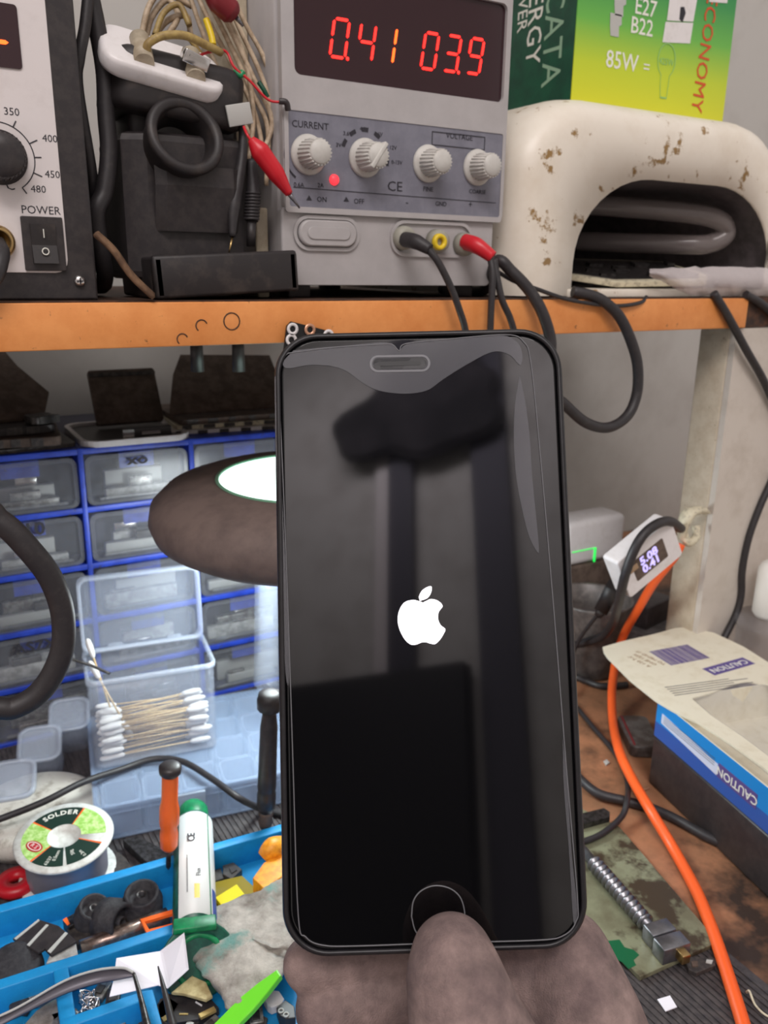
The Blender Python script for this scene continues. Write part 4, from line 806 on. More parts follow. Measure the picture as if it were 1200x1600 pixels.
# grimy cotton pad (rumpled)
outl = poly([(300, 1440), (345, 1408), (400, 1392), (446, 1360), (462, 1400), (470, 1470), (460, 1502), (430, 1530), (380, 1588), (352, 1572), (345, 1550), (312, 1512), (300, 1490)], 1.9)
c = V((sum(q[0] for q in outl)/len(outl), sum(q[1] for q in outl)/len(outl), 0)); m = MB(); rs = []
dense = []
for i in range(len(outl)):
    a_, b_ = V((*outl[i], 0)), V((*outl[(i+1) % len(outl)], 0))
    for k in range(5): dense.append(a_.lerp(b_, k/5)+V((noise.noise(V((i*3.1, k*.9, 0)))*.22, noise.noise(V((i*2.1, k*.7, 5)))*.22, 0)))
for t, z in ((.96, 1.62), (1, 1.7), (.97, 1.85), (.85, 1.95), (.7, 2.0), (.5, 2.05), (.3, 2.1), (.12, 2.1)):
    rs.append([V((c.x+(p.x-c.x)*t, c.y+(p.y-c.y)*t, z+.22*noise.noise(V((p.x*t*.8, p.y*t*.8, t*3))) + .08*noise.noise(V((p.x*t*3, p.y*t*3, 1))))) for p in dense])
m.rings(rs); tag(m.build('cotton_pad', 'cloth', loc=(c.x, c.y, 1.62)), 'rumpled grimy cotton pad with green stains left of the phone', 'cotton pad')
# folded white paper
P = [at(*q) for q in ((182, 1498, 'z', 2.3), (250, 1487, 'z', 2.2), (288, 1458, 'z', 3.0), (295, 1515, 'z', 2.4), (262, 1545, 'z', 1.9), (247, 1540, 'z', 1.9), (171, 1558, 'z', 1.8), (178, 1530, 'z', 2.0))]
m = MB(); a_, b_, c_, d_, e_, f_, g_, h_ = P
for dz in (0,): 
    vs = [m.v(p) for p in P]; vt = [m.v(p+V((0, 0, .03))) for p in P]
    for q in ((0, 1, 5, 7), (7, 5, 6), (1, 2, 3, 4), (1, 4, 5)): m.f([vt[k] for k in q]); m.f([vs[k] for k in q][::-1])
    for k in range(8): m.f([vs[k], vs[(k+1) % 8], vt[(k+1) % 8], vt[k]])
tag(m.build('paper_scrap', 'paper', loc=(P[5].x, P[5].y, 1.8)), 'folded white paper scrap lying in front of the flux syringe', 'paper')
# curved tweezers
tw = thing('tweezers', (4.5, 28.5, 1.9), 'grey curved-tip tweezers with bright edge crossing the tray corner', 'tweezers')
up = [at(-20, 1598, 'z', 2.3), at(30, 1575, 'z', 2.4), at(100, 1535, 'z', 2.5), at(150, 1518, 'z', 2.55), at(190, 1514, 'z', 2.6), at(209, 1521, 'z', 2.6)]
lo = [at(-20, 1612, 'z', 2.25), at(30, 1586, 'z', 2.3), at(100, 1552, 'z', 2.3), at(150, 1536, 'z', 2.3), at(190, 1528, 'z', 2.5), at(209, 1524, 'z', 2.6)]
uu, ll = cr(up, 8), cr(lo, 8); m = MB(); m.rings([[a_, b_, b_-V((0, 0, .08)), a_-V((0, 0, .08))] for a_, b_ in zip(uu, ll)]); m.build('blade', 'tw_grey', tw)
MB().tube([p+V((0, .02, .04)) for p in up], .05, 8).build('bright_edge', 'tape', tw)
MB().tube([at(209, 1521, 'z', 2.6), at(220, 1560, 'z', 2.4), at(232, 1612, 'z', 2.2)], [.07, .1, .16], 8).build('tip', 'dsteel', tw)
tw = thing('tweezers', (6.2, 26.5, 1.9), 'fine black-pointed tweezers resting on the white paper scrap', 'tweezers')
MB().tube([at(247, 1510, 'z', 2.75), at(256, 1545, 'z', 2.6), at(272, 1612, 'z', 2.2)], [.03, .1, .17], 8).build('tip', 'blk', tw)
# paper-clip like wire bundle
wbm = thing('steel_wire_bundle', (3.9, 27.8, .5), 'tangle of bright steel wire in a small tray cell', 'wire bundle')
rr = random.Random(11)
for i in range(12):
    pts = [at(140+rr.uniform(-17, 17), 1566+rr.uniform(-20, 20), 'z', .6+rr.uniform(0, .6)) for k in range(7)]
    MB().tube(pts, .035, 6, sub=6).build('wire_loop', 'chrome', wbm)
flat('phone_flex', [(232, 1598), (250, 1560), (262, 1556), (280, 1568), (262, 1600)], .5, .9, 'partd', 'dark camera module with gold contacts below the paper scrap', 'module', [('gold_contact', [(252, 1590), (262, 1584), (266, 1590), (256, 1596)], .04, 'gold')])
flat('copper_flex', [(190, 1562), (216, 1556), (224, 1572), (206, 1582), (192, 1580)], .9, 1.0, mat('copper_film', (200,140,104), .4, col2=(170,116,84), scale=60), 'copper-coloured flex film peeking under the white paper', 'flex film')
flat('metal_bracket', [(166, 1612), (176, 1584), (190, 1572), (204, 1580), (190, 1612)], .5, 1.1, 'partm', 'pale metal bracket at the bottom edge between the tweezer tips', 'bracket')
flat('tan_pad', [(268, 1550), (300, 1524), (322, 1534), (332, 1556), (322, 1562), (286, 1552)], 1.2, 1.35, 'tan', 'tan adhesive pad right of the white paper scrap', 'pad')
flat('phone_back_flex', [(246, 1570), (262, 1552), (330, 1560), (342, 1574), (310, 1592), (262, 1600), (248, 1590)], .5, .9, 'blk', 'black phone flex board in front of the cotton pad', 'flex board', [('gold_strip', [(310, 1584), (334, 1572), (338, 1578), (314, 1590)], .12, 'gold'), ('white_line', [(306, 1564), (316, 1570), (315, 1572), (305, 1566)], .03, 'whitep'), ('gold_line', [(280, 1583), (294, 1583), (294, 1585), (280, 1585)], .03, 'gold')])
# lime pry tool
a = at(437, 1520, 'z', 2.5); b = at(352, 1606, 'z', 1.6); pt = thing('pry_tool', (a+b)/2, 'lime green plastic pry tool beside the cotton pad', 'pry tool')
d = (b-a); L = d.length; fr = frame(a, d, V((0, 0, 1)).cross(d)); m = MB(fr); m.prism([(0, -.1), (.05, .22), (L*.3, .34), (L*.6, .42), (L+1, .4), (L+1, -.4), (L*.6, -.42), (L*.3, -.3)], -.14, .14, .06); m.build('blade', 'lime', pt)
flat('white_connector', [(412, 1560), (420, 1546), (436, 1548), (444, 1560), (440, 1568), (424, 1574), (418, 1570)], .5, .9, 'whitep', 'star-shaped bright white connector right of the lime tool', 'connector')
cm = flat('camera_module', [(432, 1574), (446, 1562), (460, 1572), (462, 1590), (446, 1592), (436, 1586)], .5, 1.0, 'blk', 'black module with two tiny ring lenses beside the hand', 'module')
for px, py in ((439, 1580), (447, 1586)):
    p = at(px, py, 'z', 1.0); MB(FL(p.x, p.y, 1.0)).lathe([(.07, 0), (.13, 0), (.13, .04), (.07, .04), (.07, 0)], 14, cap=False).build('lens_ring', 'tape', cm)
flat('flat_dark_piece', [(384, 1590), (406, 1584), (418, 1590), (414, 1608), (380, 1608)], .5, .7, 'partd', 'flat dark piece at the bottom edge below the white connector', 'piece')  # flat dark piece lying in the tray
rr = random.Random(21)
for i, (px, py, mt, nm, lab) in enumerate(((205, 1594, 'partd', 'connector', 'dark connector scrap at the bottom edge beside the pale bracket'), (236, 1582, 'gold', 'contact_strip', 'small gold contact strip between the two black tweezer tips'), (222, 1596, 'partm', 'metal_clip', 'silver clip at the bottom edge below the copper film'),
  (296, 1598, 'partd', 'connector', 'dark connector at the bottom edge under the black flex board'), (330, 1596, 'partm', 'metal_clip', 'silver clip left of the lime tool end'), (176, 1552, 'blk', 'connector', 'black connector peeking out left of the white paper'), (400, 1580, 'partm', 'metal_clip', 'silver clip between the lime tool and the star-shaped connector'), (158, 1540, 'partm', 'metal_clip', 'silver clip under the curved tweezers by the steel wire'), (318, 1452, 'yel', 'yellow_crumb', 'tiny yellow crumb at the foot of the flux syringe'))):
    p = at(px, py, 'z', .9); o = thing(nm, (p.x, p.y, .46), lab, 'small part'); g2 = FL(p.x, p.y, .46, rr.uniform(0, 90)); sx = .28 if 'crumb' not in nm else .15
    MB(g2).box(-sx*1.5, sx*1.5, -sx, sx, 0, .3, .04).build('body', mt, o); MB(g2).box(-sx, sx*.4, -sx*.5, sx*.5, .29, .38).build('pin_row', 'tape' if mt == 'partd' else 'partd', o)
# dusty junk in left tray cell
for i, (px, py, s_, mt, lab) in enumerate(((60, 1552, .9, 'partm', 'dusty metal shell leftmost in the near tray cell'), (74, 1585, 1.1, 'cloth', 'dust-covered lump at the bottom of the near tray cell'), (32, 1565, .7, 'partd', 'dark scrap below the tray wall at the left'), (85, 1543, .6, mat('olive_foam', (160,160,100), .8), 'olive foam crumb tucked by the tray wall'), (98, 1590, .8, 'partm', 'pale broken shell by the tray divider'))):
    p = at(px, py, 'z', .9); m = MB(FL(p.x, p.y, 0, i*40)); m.prism([(s_*(.8+.25*math.sin(k*2.3+i))*math.cos(R(k*45)), s_*.7*(.8+.2*math.cos(k*1.7+i))*math.sin(R(k*45))) for k in range(8)], .46, .95, .15, True)
    tag(m.build('scrap_piece', mt, loc=(p.x, p.y, .46)), lab, 'scrap')
# cables on the left
cable('loop_cable', [(-14, 38, .5), (-12, 37, 12), (-4, 32.5, 20.8), (-60, 795, 'y', 30.4), (0, 815, 'y', 30), (45, 858, 'y', 29.8), (80, 905, 'y', 29.8), (98, 960, 'y', 29.8), (96, 1020, 'y', 29.8), (68, 1075, 'y', 29.9), (25, 1105, 'y', 30), (-50, 1125, 'y', 30.2), (-5, 31, 11), (-10, 34, .6)], .42, 'rub', 'thick black cable looping in from the left edge', n=14)
cable('bench_cable', [(-60, 1300, 'z', 2.4), (10, 1276, 'z', 2.6), (70, 1252, 'z', 3.0), (130, 1222, 'z', 3.0), (190, 1202, 'z', 2.6), (240, 1186, 'z', 2.6), (285, 1190, 'z', 2.7), (330, 1216, 'z', 2.75), (375, 1248, 'z', 2.5), (410, 1264, 'z', .5), (450, 1275, 'z', .4)], .18, 'rub', 'thin black cable crossing the organizer in front of the swab box')
m = MB(); A_ = [at(408, 905, 'y', 44.5), at(440, 905, 'y', 44.5), at(440, 1085, 'y', 43.2), at(406, 1080, 'y', 43.2)]
m.rings([[A_[0]+(A_[3]-A_[0])*t+V((0, .1*math.sin(t*9), 0)), A_[1]+(A_[2]-A_[1])*t, A_[1]+(A_[2]-A_[1])*t+V((0, 1.2, 0)), A_[0]+(A_[3]-A_[0])*t+V((0, 1.0, 0))] for t in [k/10 for k in range(11)]])
tag(m.build('plastic_sleeve', 'clearb', loc=A_[3]), 'upright clear plastic sleeve between the swab box and the phone', 'plastic sleeve')

# ================================================================ the phone in the hand
PA, PB, PC_, PD = V((9.55, 22.83, 28.14)), V((16.67, 18.88, 28.43)), V((14.27, 12.94, 12.3)), V((7.15, 16.9, 12.01))
PO = (PC_+PD)/2 - (PB-PA).normalized()*.07; PF = frame(PO, PB-PA, (PA+PB)/2-PO); PW, PH = 8.4, 17.4; PI = PF.inverted()
def ph(x, y, z=0):
    r = F_*FPX + R_*(x-600) - U_*(y-800); n = PF.to_3x3().col[2]; o = PO+n*z
    p = PI @ (CAM + r*((o-CAM).dot(n)/r.dot(n))); return (p.x, p.y)
phn = thing('smartphone', PO, 'black smartphone held upright in a dark case, lit logo on its screen', 'smartphone')
g = PF @ Matrix.Translation((0, PH/2, 0))
m = MB(g); O = rrect(PW, PH, 1.25, 10); I = rrect(PW-.42, PH-.42, 1.08, 10)
def inset(k): return rrect(PW-2*k, PH-2*k, 1.25-k*.8, 10)
m.rings([[(x, y, z) for x, y in inset(k)] for k, z in ((.45, -1.0), (.12, -.96), (.02, -.8), (0, -.5), (.02, -.15), (.07, .0), (.14, .05), (.2, .03), (.21, -.06), (.22, -.3))])
m.build('case', 'case', phn)
m = MB(g); m.rings([[(x, y, z) for x, y in inset(k)] for k, z in ((.215, -.25), (.215, -.08), (.24, -.04), (.3, -.02))]); sg = m.build('screen_glass', 'glass_dark', phn, 'glossy black screen glass')
m = MB(PF)
pts = [ph(400+x/2.222, 900+y/2.222, -.01) for x, y in ((580, 92), (562, 86), (543, 83), (515, 92), (497, 120), (492, 155), (500, 190), (518, 222), (538, 238), (556, 238), (575, 231), (590, 230), (606, 235), (622, 236), (638, 222), (652, 200), (657, 184), (641, 170), (632, 148), (635, 124), (648, 104), (632, 86), (608, 80), (592, 86))]
pts = [(p.x, p.y) for p in cr([(x, y, 0) for x, y in pts+pts[:1]], 5)][:-1]; m.prism(pts, -.02, -.005)
pts = [ph(400+x/2.222, 900+y/2.222, -.01) for x, y in ((569, 87), (566, 70), (580, 47), (607, 35), (609, 54), (596, 76))]
pts = [(p.x, p.y) for p in cr([(x, y, 0) for x, y in pts+pts[:1]], 5)][:-1]; m.prism(pts, -.02, -.005)
m.build('lit_logo', 'logo', phn, 'white lit apple silhouette with a bite and a leaf')
# protector: thin edge line
def smooth2(px, n=5, close=True):
    P = [ph(x, y, 0) for x, y in px]; P = [(x, y, 0) for x, y in P]
    return [(p.x, p.y) for p in cr(P+(P[:1] if close else []), n)][:-1 if close else None]
def line2(name, px, wd, z=0.0, close=True, mt='film_edge', par=None, n=6):
    P = smooth2(px, n, close); m = MB(PF); T = [V((x, y, z)) for x, y in P]
    if close: T.append(T[0])
    m.tube(T, wd, 6, raw=True, caps=not close); return m.build(name, mt, par or phn)
line2('protector_edge', [(450, 552), (520, 543), (600, 538), (614, 539), (624, 548), (634, 537), (700, 530), (790, 523), (818, 534), (830, 570), (845, 720), (865, 950), (885, 1200), (902, 1400), (900, 1440), (880, 1462), (840, 1469), (700, 1473), (560, 1478), (505, 1477), (478, 1464), (466, 1430), (458, 1200), (450, 950), (441, 720), (435, 600), (437, 566)], .018, 0.0)
Z2 = lambda L: [(400+x/2.222, 480+y/2.222) for x, y in L]
m = MB(PF); m.prism(smooth2(Z2([(130, 150), (230, 140), (330, 132), (430, 122), (470, 128), (497, 150), (525, 128), (640, 112), (760, 102), (860, 98), (910, 125), (925, 170), (915, 200), (880, 165), (820, 155), (730, 200), (650, 250), (590, 290), (500, 300), (400, 280), (300, 215), (200, 200), (110, 212), (95, 190)])), -.012, .004); m.build('air_gap_sheen', 'film', phn, 'paler lifted patch of the screen protector at the top, its grey reflection painted in')  # lifted protector patches; their grey reflection is put into the film colour
m = MB(PF); m.prism(smooth2(Z2([(915, 235), (935, 330), (950, 450), (960, 600), (982, 830), (972, 842), (940, 770), (905, 600), (895, 450), (900, 330)])), -.012, .004); m.build('air_gap_sheen', 'film', phn, 'narrow paler lifted strip of the protector on the right, its grey reflection painted in')
m = MB(PF); m.prism(smooth2([(429, 590), (434, 590), (437, 700), (446, 880), (452, 1050), (446, 1050), (438, 880), (431, 700)]), -.012, .004); m.build('air_gap_sheen', 'film', phn, 'narrow paler strip of the protector along the left edge, its grey reflection painted in')
m = MB(PF); m.prism(smooth2([(879, 1150), (887, 1230), (893, 1330), (902, 1420), (896, 1440), (889, 1330), (881, 1230)]), -.012, .004); m.build('air_gap_sheen', 'film', phn)
sx_, sy_ = ph(625, 568); m = MB(PF @ Matrix.Translation((sx_, sy_, 0)) @ Matrix.Rotation(R(-.5), 4, 'Z'))
m.ringplate(rrect(1.75, .5, .24, 8), rrect(1.62, .38, .18, 8), -.02, .012); m.build('speaker_cutout', 'film_edge', phn)
m = MB(PF @ Matrix.Translation((sx_, sy_, 0))); m.prism(rrect(1.55, .34, .16, 8), -.02, .004); sp_ = m.build('earpiece_surround', 'case', phn)
m = MB(PF @ Matrix.Translation((sx_, sy_, 0))); m.prism(rrect(1.2, .13, .06, 6), .003, .012); m.build('earpiece_slot', 'pcb', sp_)
line2('home_button_ring', [(643, 1432), (646, 1408), (658, 1392), (678, 1384), (700, 1387), (716, 1398), (724, 1415), (726, 1440), (716, 1462), (696, 1472), (668, 1470), (650, 1456)], .02, 0, n=5)

# ---------------------------------------------------------------- the hand
hd = MB(PF)
def limb(pts, rad, fx=1.0, sub=10):
    P = cr(pts, sub); k = len(P)
    for i, p in enumerate(P):
        t = i/(k-1)*(len(rad)-1); j = min(int(t), len(rad)-2); r = rad[j]+(rad[j+1]-rad[j])*(t-j)
        hd.ball(p, r, 10)
def bone(pts, rad):
    k = len(pts)
    for j in range(k-1):
        a, b = V(pts[j]), V(pts[j+1]); n = max(2, int((b-a).length/.14))
        for i in range(n+1): t = i/n; hd.ball(a.lerp(b, t), rad[j]+(rad[j+1]-rad[j])*t, 9)
tp2 = ph(709, 1502, 1.2)
bone([(tp2[0]-.04, tp2[1]+.1, 1.12), (tp2[0]+.0, tp2[1]-.35, 1.3), (tp2[0]+.25, tp2[1]-1.4, 1.55), (1.35, -2.6, 1.4), (2.0, -3.8, .8), (3.0, -5.2, -.6)], [1.08, 1.28, 1.5, 1.62, 1.75, 2.0])
bone([(3.0, -5.4, -1.5), (3.4, -3.4, -3.0), (3.2, -1.4, -3.3), (2.9, .8, -3.2)], [2.0, 1.7, 1.35, 1.15])
bone([(4.1, -1.2, -2.6), (4.5, -3.0, -2.0), (5.0, -6.0, -1.2)], [1.3, 1.7, 2.1])
bone([(2.0, -5.0, -2.8), (2.2, -2.8, -3.4), (3.0, -5.2, -2)], [1.6, 1.2, 1.6])
bone([(3.6, -5.4, -1.6), (5.4, -7.6, 0), (6.6, -9.2, 2.5)], [2.3, 2.4, 2.6])
# four fingers folded behind the phone: index highest, little finger lowest
for y0, y1, L, r in ((2.6, 4.6, 3.3, .78), (.9, 2.6, 3.5, .84), (-.95, -.95, 4.2, 1.05), (-2.45, -2.2, 3.75, 1.12)):
    bone([(2.9, y0*.6-.3, -3.2), (1.0, y0*.85+(-.4 if y0 < 0 else 0), -3.6), (-L*.42, (y0+y1)/2, -2.9), (-L*.72, y1*.98, -2.25), (-L*.86, y1, -1.9)], [r*1.2, r*1.12, r*1.02, r*.92, r*.78])
o = hd.build('person', 'hand', loc=PO)
md = o.modifiers.new('join', 'REMESH'); md.mode = 'VOXEL'; md.voxel_size = .0011; md.use_smooth_shade = True
sm = o.modifiers.new('soften', 'SMOOTH'); sm.iterations = 14; sm.factor = .6
tag(o, 'person\'s grimy purplish-grey hand gripping the phone, thumb pressed over its home button', 'person')

# ================================================================ right side of the bench
pl = thing('glass_plate', (27.5, 24, .2), 'stained greenish plate under the metal clamp rod, right of the phone', 'plate')
P = poly([(905, 1262), (968, 1292), (1122, 1472), (1000, 1527), (925, 1450), (800, 1330)], .4); MB().prism(P, .18, .42, .03).build('sheet', 'plate', pl)
m = MB(); SP = poly([(938, 1462), (950, 1470), (968, 1468), (976, 1480), (990, 1484), (999, 1492), (990, 1500), (994, 1508), (982, 1514), (972, 1503), (965, 1500), (955, 1490), (948, 1486), (940, 1474)], .43); m.prism(SP, .42, .43); m.build('green_stain', 'tgreen', pl)
cl = thing('clamp_rod', at(985, 1400, 'z', .5), 'threaded steel clamp rod with square jaw block lying on the stained plate', 'clamp')
A_, B_ = at(905, 1322, 'z', .95), at(1018, 1452, 'z', .95)
m = MB(); m.tube([A_, B_], .26, 14, raw=True); m.build('rod', 'steel', cl)
m = MB(); d = B_-A_; L = d.length; fr = frame(A_, d.orthogonal(), d.cross(d.orthogonal()))
n = int(L*.78/.32)
prof = []
for k in range(n): z = L*.22+k*.32; prof += [(.26, z), (.42, z+.05), (.42, z+.13), (.26, z+.18)]
m.T = fr; m.lathe(prof, 24, cap=False); m.build('spring_coils', 'steel', cl)
def blk(c, ln, wd, ht, nm):
    dd = d.normalized(); f2 = frame(c, dd, V((0, 0, 1)).cross(dd)); m = MB(f2); m.box(-ln/2, ln/2, -wd/2, wd/2, -.5, ht, .05); return m.build(nm, 'steel', cl)
blk(at(1030, 1456, 'z', .95), .75, 1.3, .3, 'jaw_block'); blk(at(1049, 1478, 'z', .95), .8, 1.45, .32, 'jaw_block')
dd = d.normalized(); c = at(1060, 1486, 'z', .9); MB(frame(c, dd, V((0, 0, 1)).cross(dd))).box(-.2, .55, -.22, .22, -.22, .25, .04).build('square_end', 'brass', cl, 'brassy square end')
flat('connector_chip', [(1068, 1497), (1082, 1494), (1116, 1497), (1118, 1508), (1088, 1520), (1076, 1514)], .18, .42, 'partd', 'small brown charging port part on the ribbed mat below the clamp rod', 'connector', [('pin', [(1104, 1499), (1114, 1500), (1112, 1506), (1103, 1504)], .03, 'tape'), ('screw_ring', [(1080, 1502), (1090, 1501), (1091, 1509), (1082, 1510)], .05, 'bdark')])
flat('paper_square', [(1027, 1561), (1047, 1555), (1058, 1573), (1040, 1580)], .18, .23, 'paper', 'tiny white paper square on the ribbed mat beside the hand', 'paper')
flat('wood_bar', [(895, 1274), (944, 1262), (953, 1268), (953, 1276), (895, 1292)], .45, .8, 'dsteel', 'short grey metal bar at the edge of the phone and the plate', 'bar')
flat('solder_crumb', [(943, 1189), (948, 1186), (953, 1191), (947, 1195)], 0, .1, 'tape', 'bright metal crumb on the bare bench between the cables', 'crumb')
cable('thin_wire', [(985, 1234, 'z', .1), (1005, 1234, 'z', .1), (1015, 1231, 'z', .1)], .05, 'copper', 'short bare copper wire end on the bench beside the orange cable', 'wire')
cable('thin_wire', [(1166, 1551, 'z', .25), (1171, 1549, 'z', .5), (1180, 1570, 'z', .3), (1198, 1587, 'z', .25), (1220, 1592, 'z', .25)], .05, 'cream', 'thin cream wire at the lower right corner', 'wire')
cable('bench_lead', [(885, 1195, 'z', .5), (905, 1216, 'z', .6), (935, 1240, 'z', .5), (980, 1252, 'z', .35), (1020, 1264, 'z', .32), (1060, 1282, 'z', .3), (1110, 1310, 'z', .3), (1150, 1325, 'z', .3)], .28, 'rub', 'thick black cable running from the phone to the black tray', n=12)
cable('bench_lead', [(895, 1100, 'z', .3), (905, 1110, 'z', .3), (930, 1140, 'z', .25), (960, 1175, 'z', .25), (976, 1205, 'z', .25), (981, 1228, 'z', .4), (980, 1250, 'z', .95), (972, 1275, 'z', .6), (945, 1300, 'z', .65), (915, 1314, 'z', .65), (880, 1322, 'z', .65)], .17, 'rub', 'thin black cable curving over the bench onto the stained plate')
cable('bench_lead', [(880, 1062, 'z', .3), (898, 1058, 'z', .3), (915, 1064, 'z', .3), (935, 1071, 'z', .3), (955, 1072, 'z', .3), (980, 1070, 'z', .3)], .25, 'blk', 'dark reddish-black cable stub at the back of the bench right of the phone')
# black tray + carton
U2, V2 = V((-.225, -.974, 0)).normalized(), V((.974, -.225, 0)).normalized()
BX = frame((36.65, 30.0, 0), U2, V2)
by = thing('black_tray', BX @ V((9, 9, .02)), 'black box base under the blue and cream carton at the right', 'tray')
MB(BX).box(0, 18, 0, 18, .02, 3.25, .15).build('base', 'blk', by)
Zt = 5.7
bx = thing('blister_carton', BX @ V((9, 9, 3.27)), 'cream and blue CAUTION carton with a clear window on the black base', 'carton')
m = MB(BX); m.box(.05, 18, .05, 17.5, 3.27, 3.35); m.box(.05, 18, .05, .15, 3.3, Zt-.08); m.box(.05, .15, .05, 17.5, 3.3, Zt-.08)
m.build('shell', 'card', bx)
def side(off): return frame(BX @ V((0, off, 0)), U2, (0, 0, 1))
MB(side(.03)).box(.04, 17.9, 4.25, Zt-.07, -.02, .02).build('side_band', 'blue_card', bx, 'bright blue upper side band')
MB(side(.03)).box(.04, 17.9, 3.3, 4.25, -.02, .02).build('side_band', 'blue_card2', bx, 'deeper blue lower side band')
def onside(px, py):
    n = -V2; o = BX @ V((0, 0, 0)); r = F_*FPX + R_*(px-600) - U_*(py-800); p = CAM + r*((o-CAM).dot(n)/r.dot(n)); q = BX.inverted() @ p; return q.x, p.z
a0, a1, b0, b1 = onside(1034, 1122), onside(1120, 1200), onside(1122, 1200), onside(1182, 1256)
zc = (b0[1]+b1[1])/2
m = MB(side(0)); m.prism([(a0[0], a0[1]-.32), (b0[0]-.05, zc-.38), (b0[0]-.05, zc+.3), (a0[0], a0[1]+.3)], -.004, .008); m.build('side_panel', 'lilac', bx, 'pale information panel on the blue side')
MB(side(0)).box(b0[0], b1[0], zc-.42, zc+.42, -.004, .01).build('caution_badge', 'ink_p', bx)
MB(frame(BX @ V(((b0[0]+b1[0])/2, -.015, zc)), -U2, (0, 0, -1))).text('CAUTION', .74*(b1[0]-b0[0])/3.2, 0, 0, 0, bold=.008).build('caution_lettering', 'white_ink', bx)
m = MB(side(-.012))
for k in range(4): m.box(a0[0]+.2, b0[0]-.3, a0[1]-.2+.13*k, a0[1]-.17+.13*k, 0, .008)
m.build('fine_print', 'inkg', bx)
# the top card with flap and window
OP = poly([(940, 1012), (975, 1002), (1020, 992), (1062, 980), (1112, 988), (1160, 1010), (1215, 1045), (1330, 1100), (1420, 1200), (1300, 1330), (1200, 1205), (1140, 1162), (1090, 1130), (1052, 1112), (1025, 1096), (985, 1064), (945, 1024)], Zt)
OP = [(x, y) for x, y in OP]
HO = poly([(1080, 1092), (1110, 1084), (1140, 1072), (1165, 1066), (1200, 1070), (1290, 1120), (1350, 1190), (1280, 1250), (1200, 1182), (1160, 1152), (1110, 1118)], Zt)
# bridge outer and inner outline by angle resampling
def resample(P, c, n=72):
    out = []
    for k in range(n):
        a = 2*math.pi*k/n; d_ = V((math.cos(a), math.sin(a))); best = None
        for i in range(len(P)):
            p, q = V(P[i][:2]), V(P[(i+1) % len(P)][:2]); e = q-p; den = d_.x*e.y-d_.y*e.x
            if abs(den) < 1e-9: continue
            w_ = p-c; t = (w_.x*e.y-w_.y*e.x)/den; s_ = (w_.x*d_.y-w_.y*d_.x)/den
            if t > 0 and -1e-6 <= s_ <= 1+1e-6 and (best is None or t > best): best = t
        out.append((c.x+d_.x*best, c.y+d_.y*best))
    return out
hc_ = V((sum(p[0] for p in HO)/len(HO), sum(p[1] for p in HO)/len(HO)))
m = MB(); m.ringplate(resample(OP, hc_, 120), resample(HO, hc_, 120), Zt-.06, Zt+.04); tc = m.build('top_card', 'card', bx, 'cream top card with a hanging flap and window')
def cardfr(px, py, px2, py2):
    a_, b_ = at(px, py, 'z', Zt+.05), at(px2, py2, 'z', Zt+.05); x = (b_-a_).normalized(); return frame((a_+b_)/2, x, V((0, 0, 1)).cross(x)), (b_-a_).length
fr, L = cardfr(1170, 1032, 1107, 1050); MB(fr).box(-L/2, L/2, -.5, .5, -.004, .004).build('caution_badge', 'ink_p', tc); MB(fr).text('CAUTION', .7, 0, 0, .006, sx=L/3.6, bold=.005).build('caution_lettering', 'white_ink', tc)
fr, L = cardfr(1092, 1018, 1030, 1030); m = MB(fr); x = -L/2; rr = random.Random(4)
while x < L/2-.1: ww = rr.uniform(.03, .13); m.box(x, x+ww, -1.15, 1.0, 0, .008); x += ww+rr.uniform(.03, .09)
m.build('barcode', 'ink_p', tc)
fr, L = cardfr(1165, 1058, 1040, 1075); m = MB(fr)
for k in range(5): m.box(-L/2+(0 if k % 2 else 1.2), L/2, -.1+.42*k*.6, -.04+.42*k*.6, 0, .006)
m.build('fine_print', 'inkg', tc)
fr, L = cardfr(1030, 1062-20, 985, 1040-20); m = MB(fr)
for k in range(3): m.text(('TO MEND IT', 'ONE 1256', 'A 130 7-C')[k], .42, 0, -.6+.55*k, 0)
m.build('printed_text', 'ink_b', tc)
m = MB(); HI = resample(HO, hc_, 60)
def sc(P, k): return [(hc_.x+(x-hc_.x)*k, hc_.y+(y-hc_.y)*k) for x, y in P]
m.rings([[(x, y, z) for x, y in sc(HI, k)] for k, z in ((1.0, Zt-.02), (.93, Zt-.05), (.88, Zt-1.2), (.3, Zt-1.7), (.05, Zt-1.7))], cap0=False); m.build('clear_blister', 'clearb', bx, 'clear plastic blister in the window')
p = at(1140, 1092, 'z', 4.4); tag(MB(FL(p.x, p.y, 3.45)).lathe([(.8, 0), (.85, .2), (.85, .5), (0, .52)], 24).build('white_disc', 'whitep', loc=(p.x, p.y, 3.45)), 'small white round cap seen through the carton window', 'cap')
# orange cable
cable('orange_cable', [(1064, 850, 'y', 34.9), (1052, 872, 'y', 35.1), (1022, 910, 'y', 36.2), (998, 950, 'y', 37.6), (978, 985, 'y', 39.3), (966, 1015, 'y', 39.5), (960, 1045, 'y', 38.5), (956, 1085, 'y', 37.3), (958, 1130, 'y', 35.4), (968, 1175, 'z', 1.4), (988, 1218, 'z', 1.2), (1016, 1266, 'z', 1.1), (1052, 1326, 'z', .3), (1086, 1388, 'z', .3), (1108, 1440, 'z', .4), (1126, 1490, 'z', .42), (1144, 1545, 'z', .42), (1164, 1610, 'z', .42), (1175, 1660, 'z', .42), (24, 9, .5), (14, 4, .42)], .3, 'orange_c', 'bright orange cable snaking down the right side of the bench', n=14)
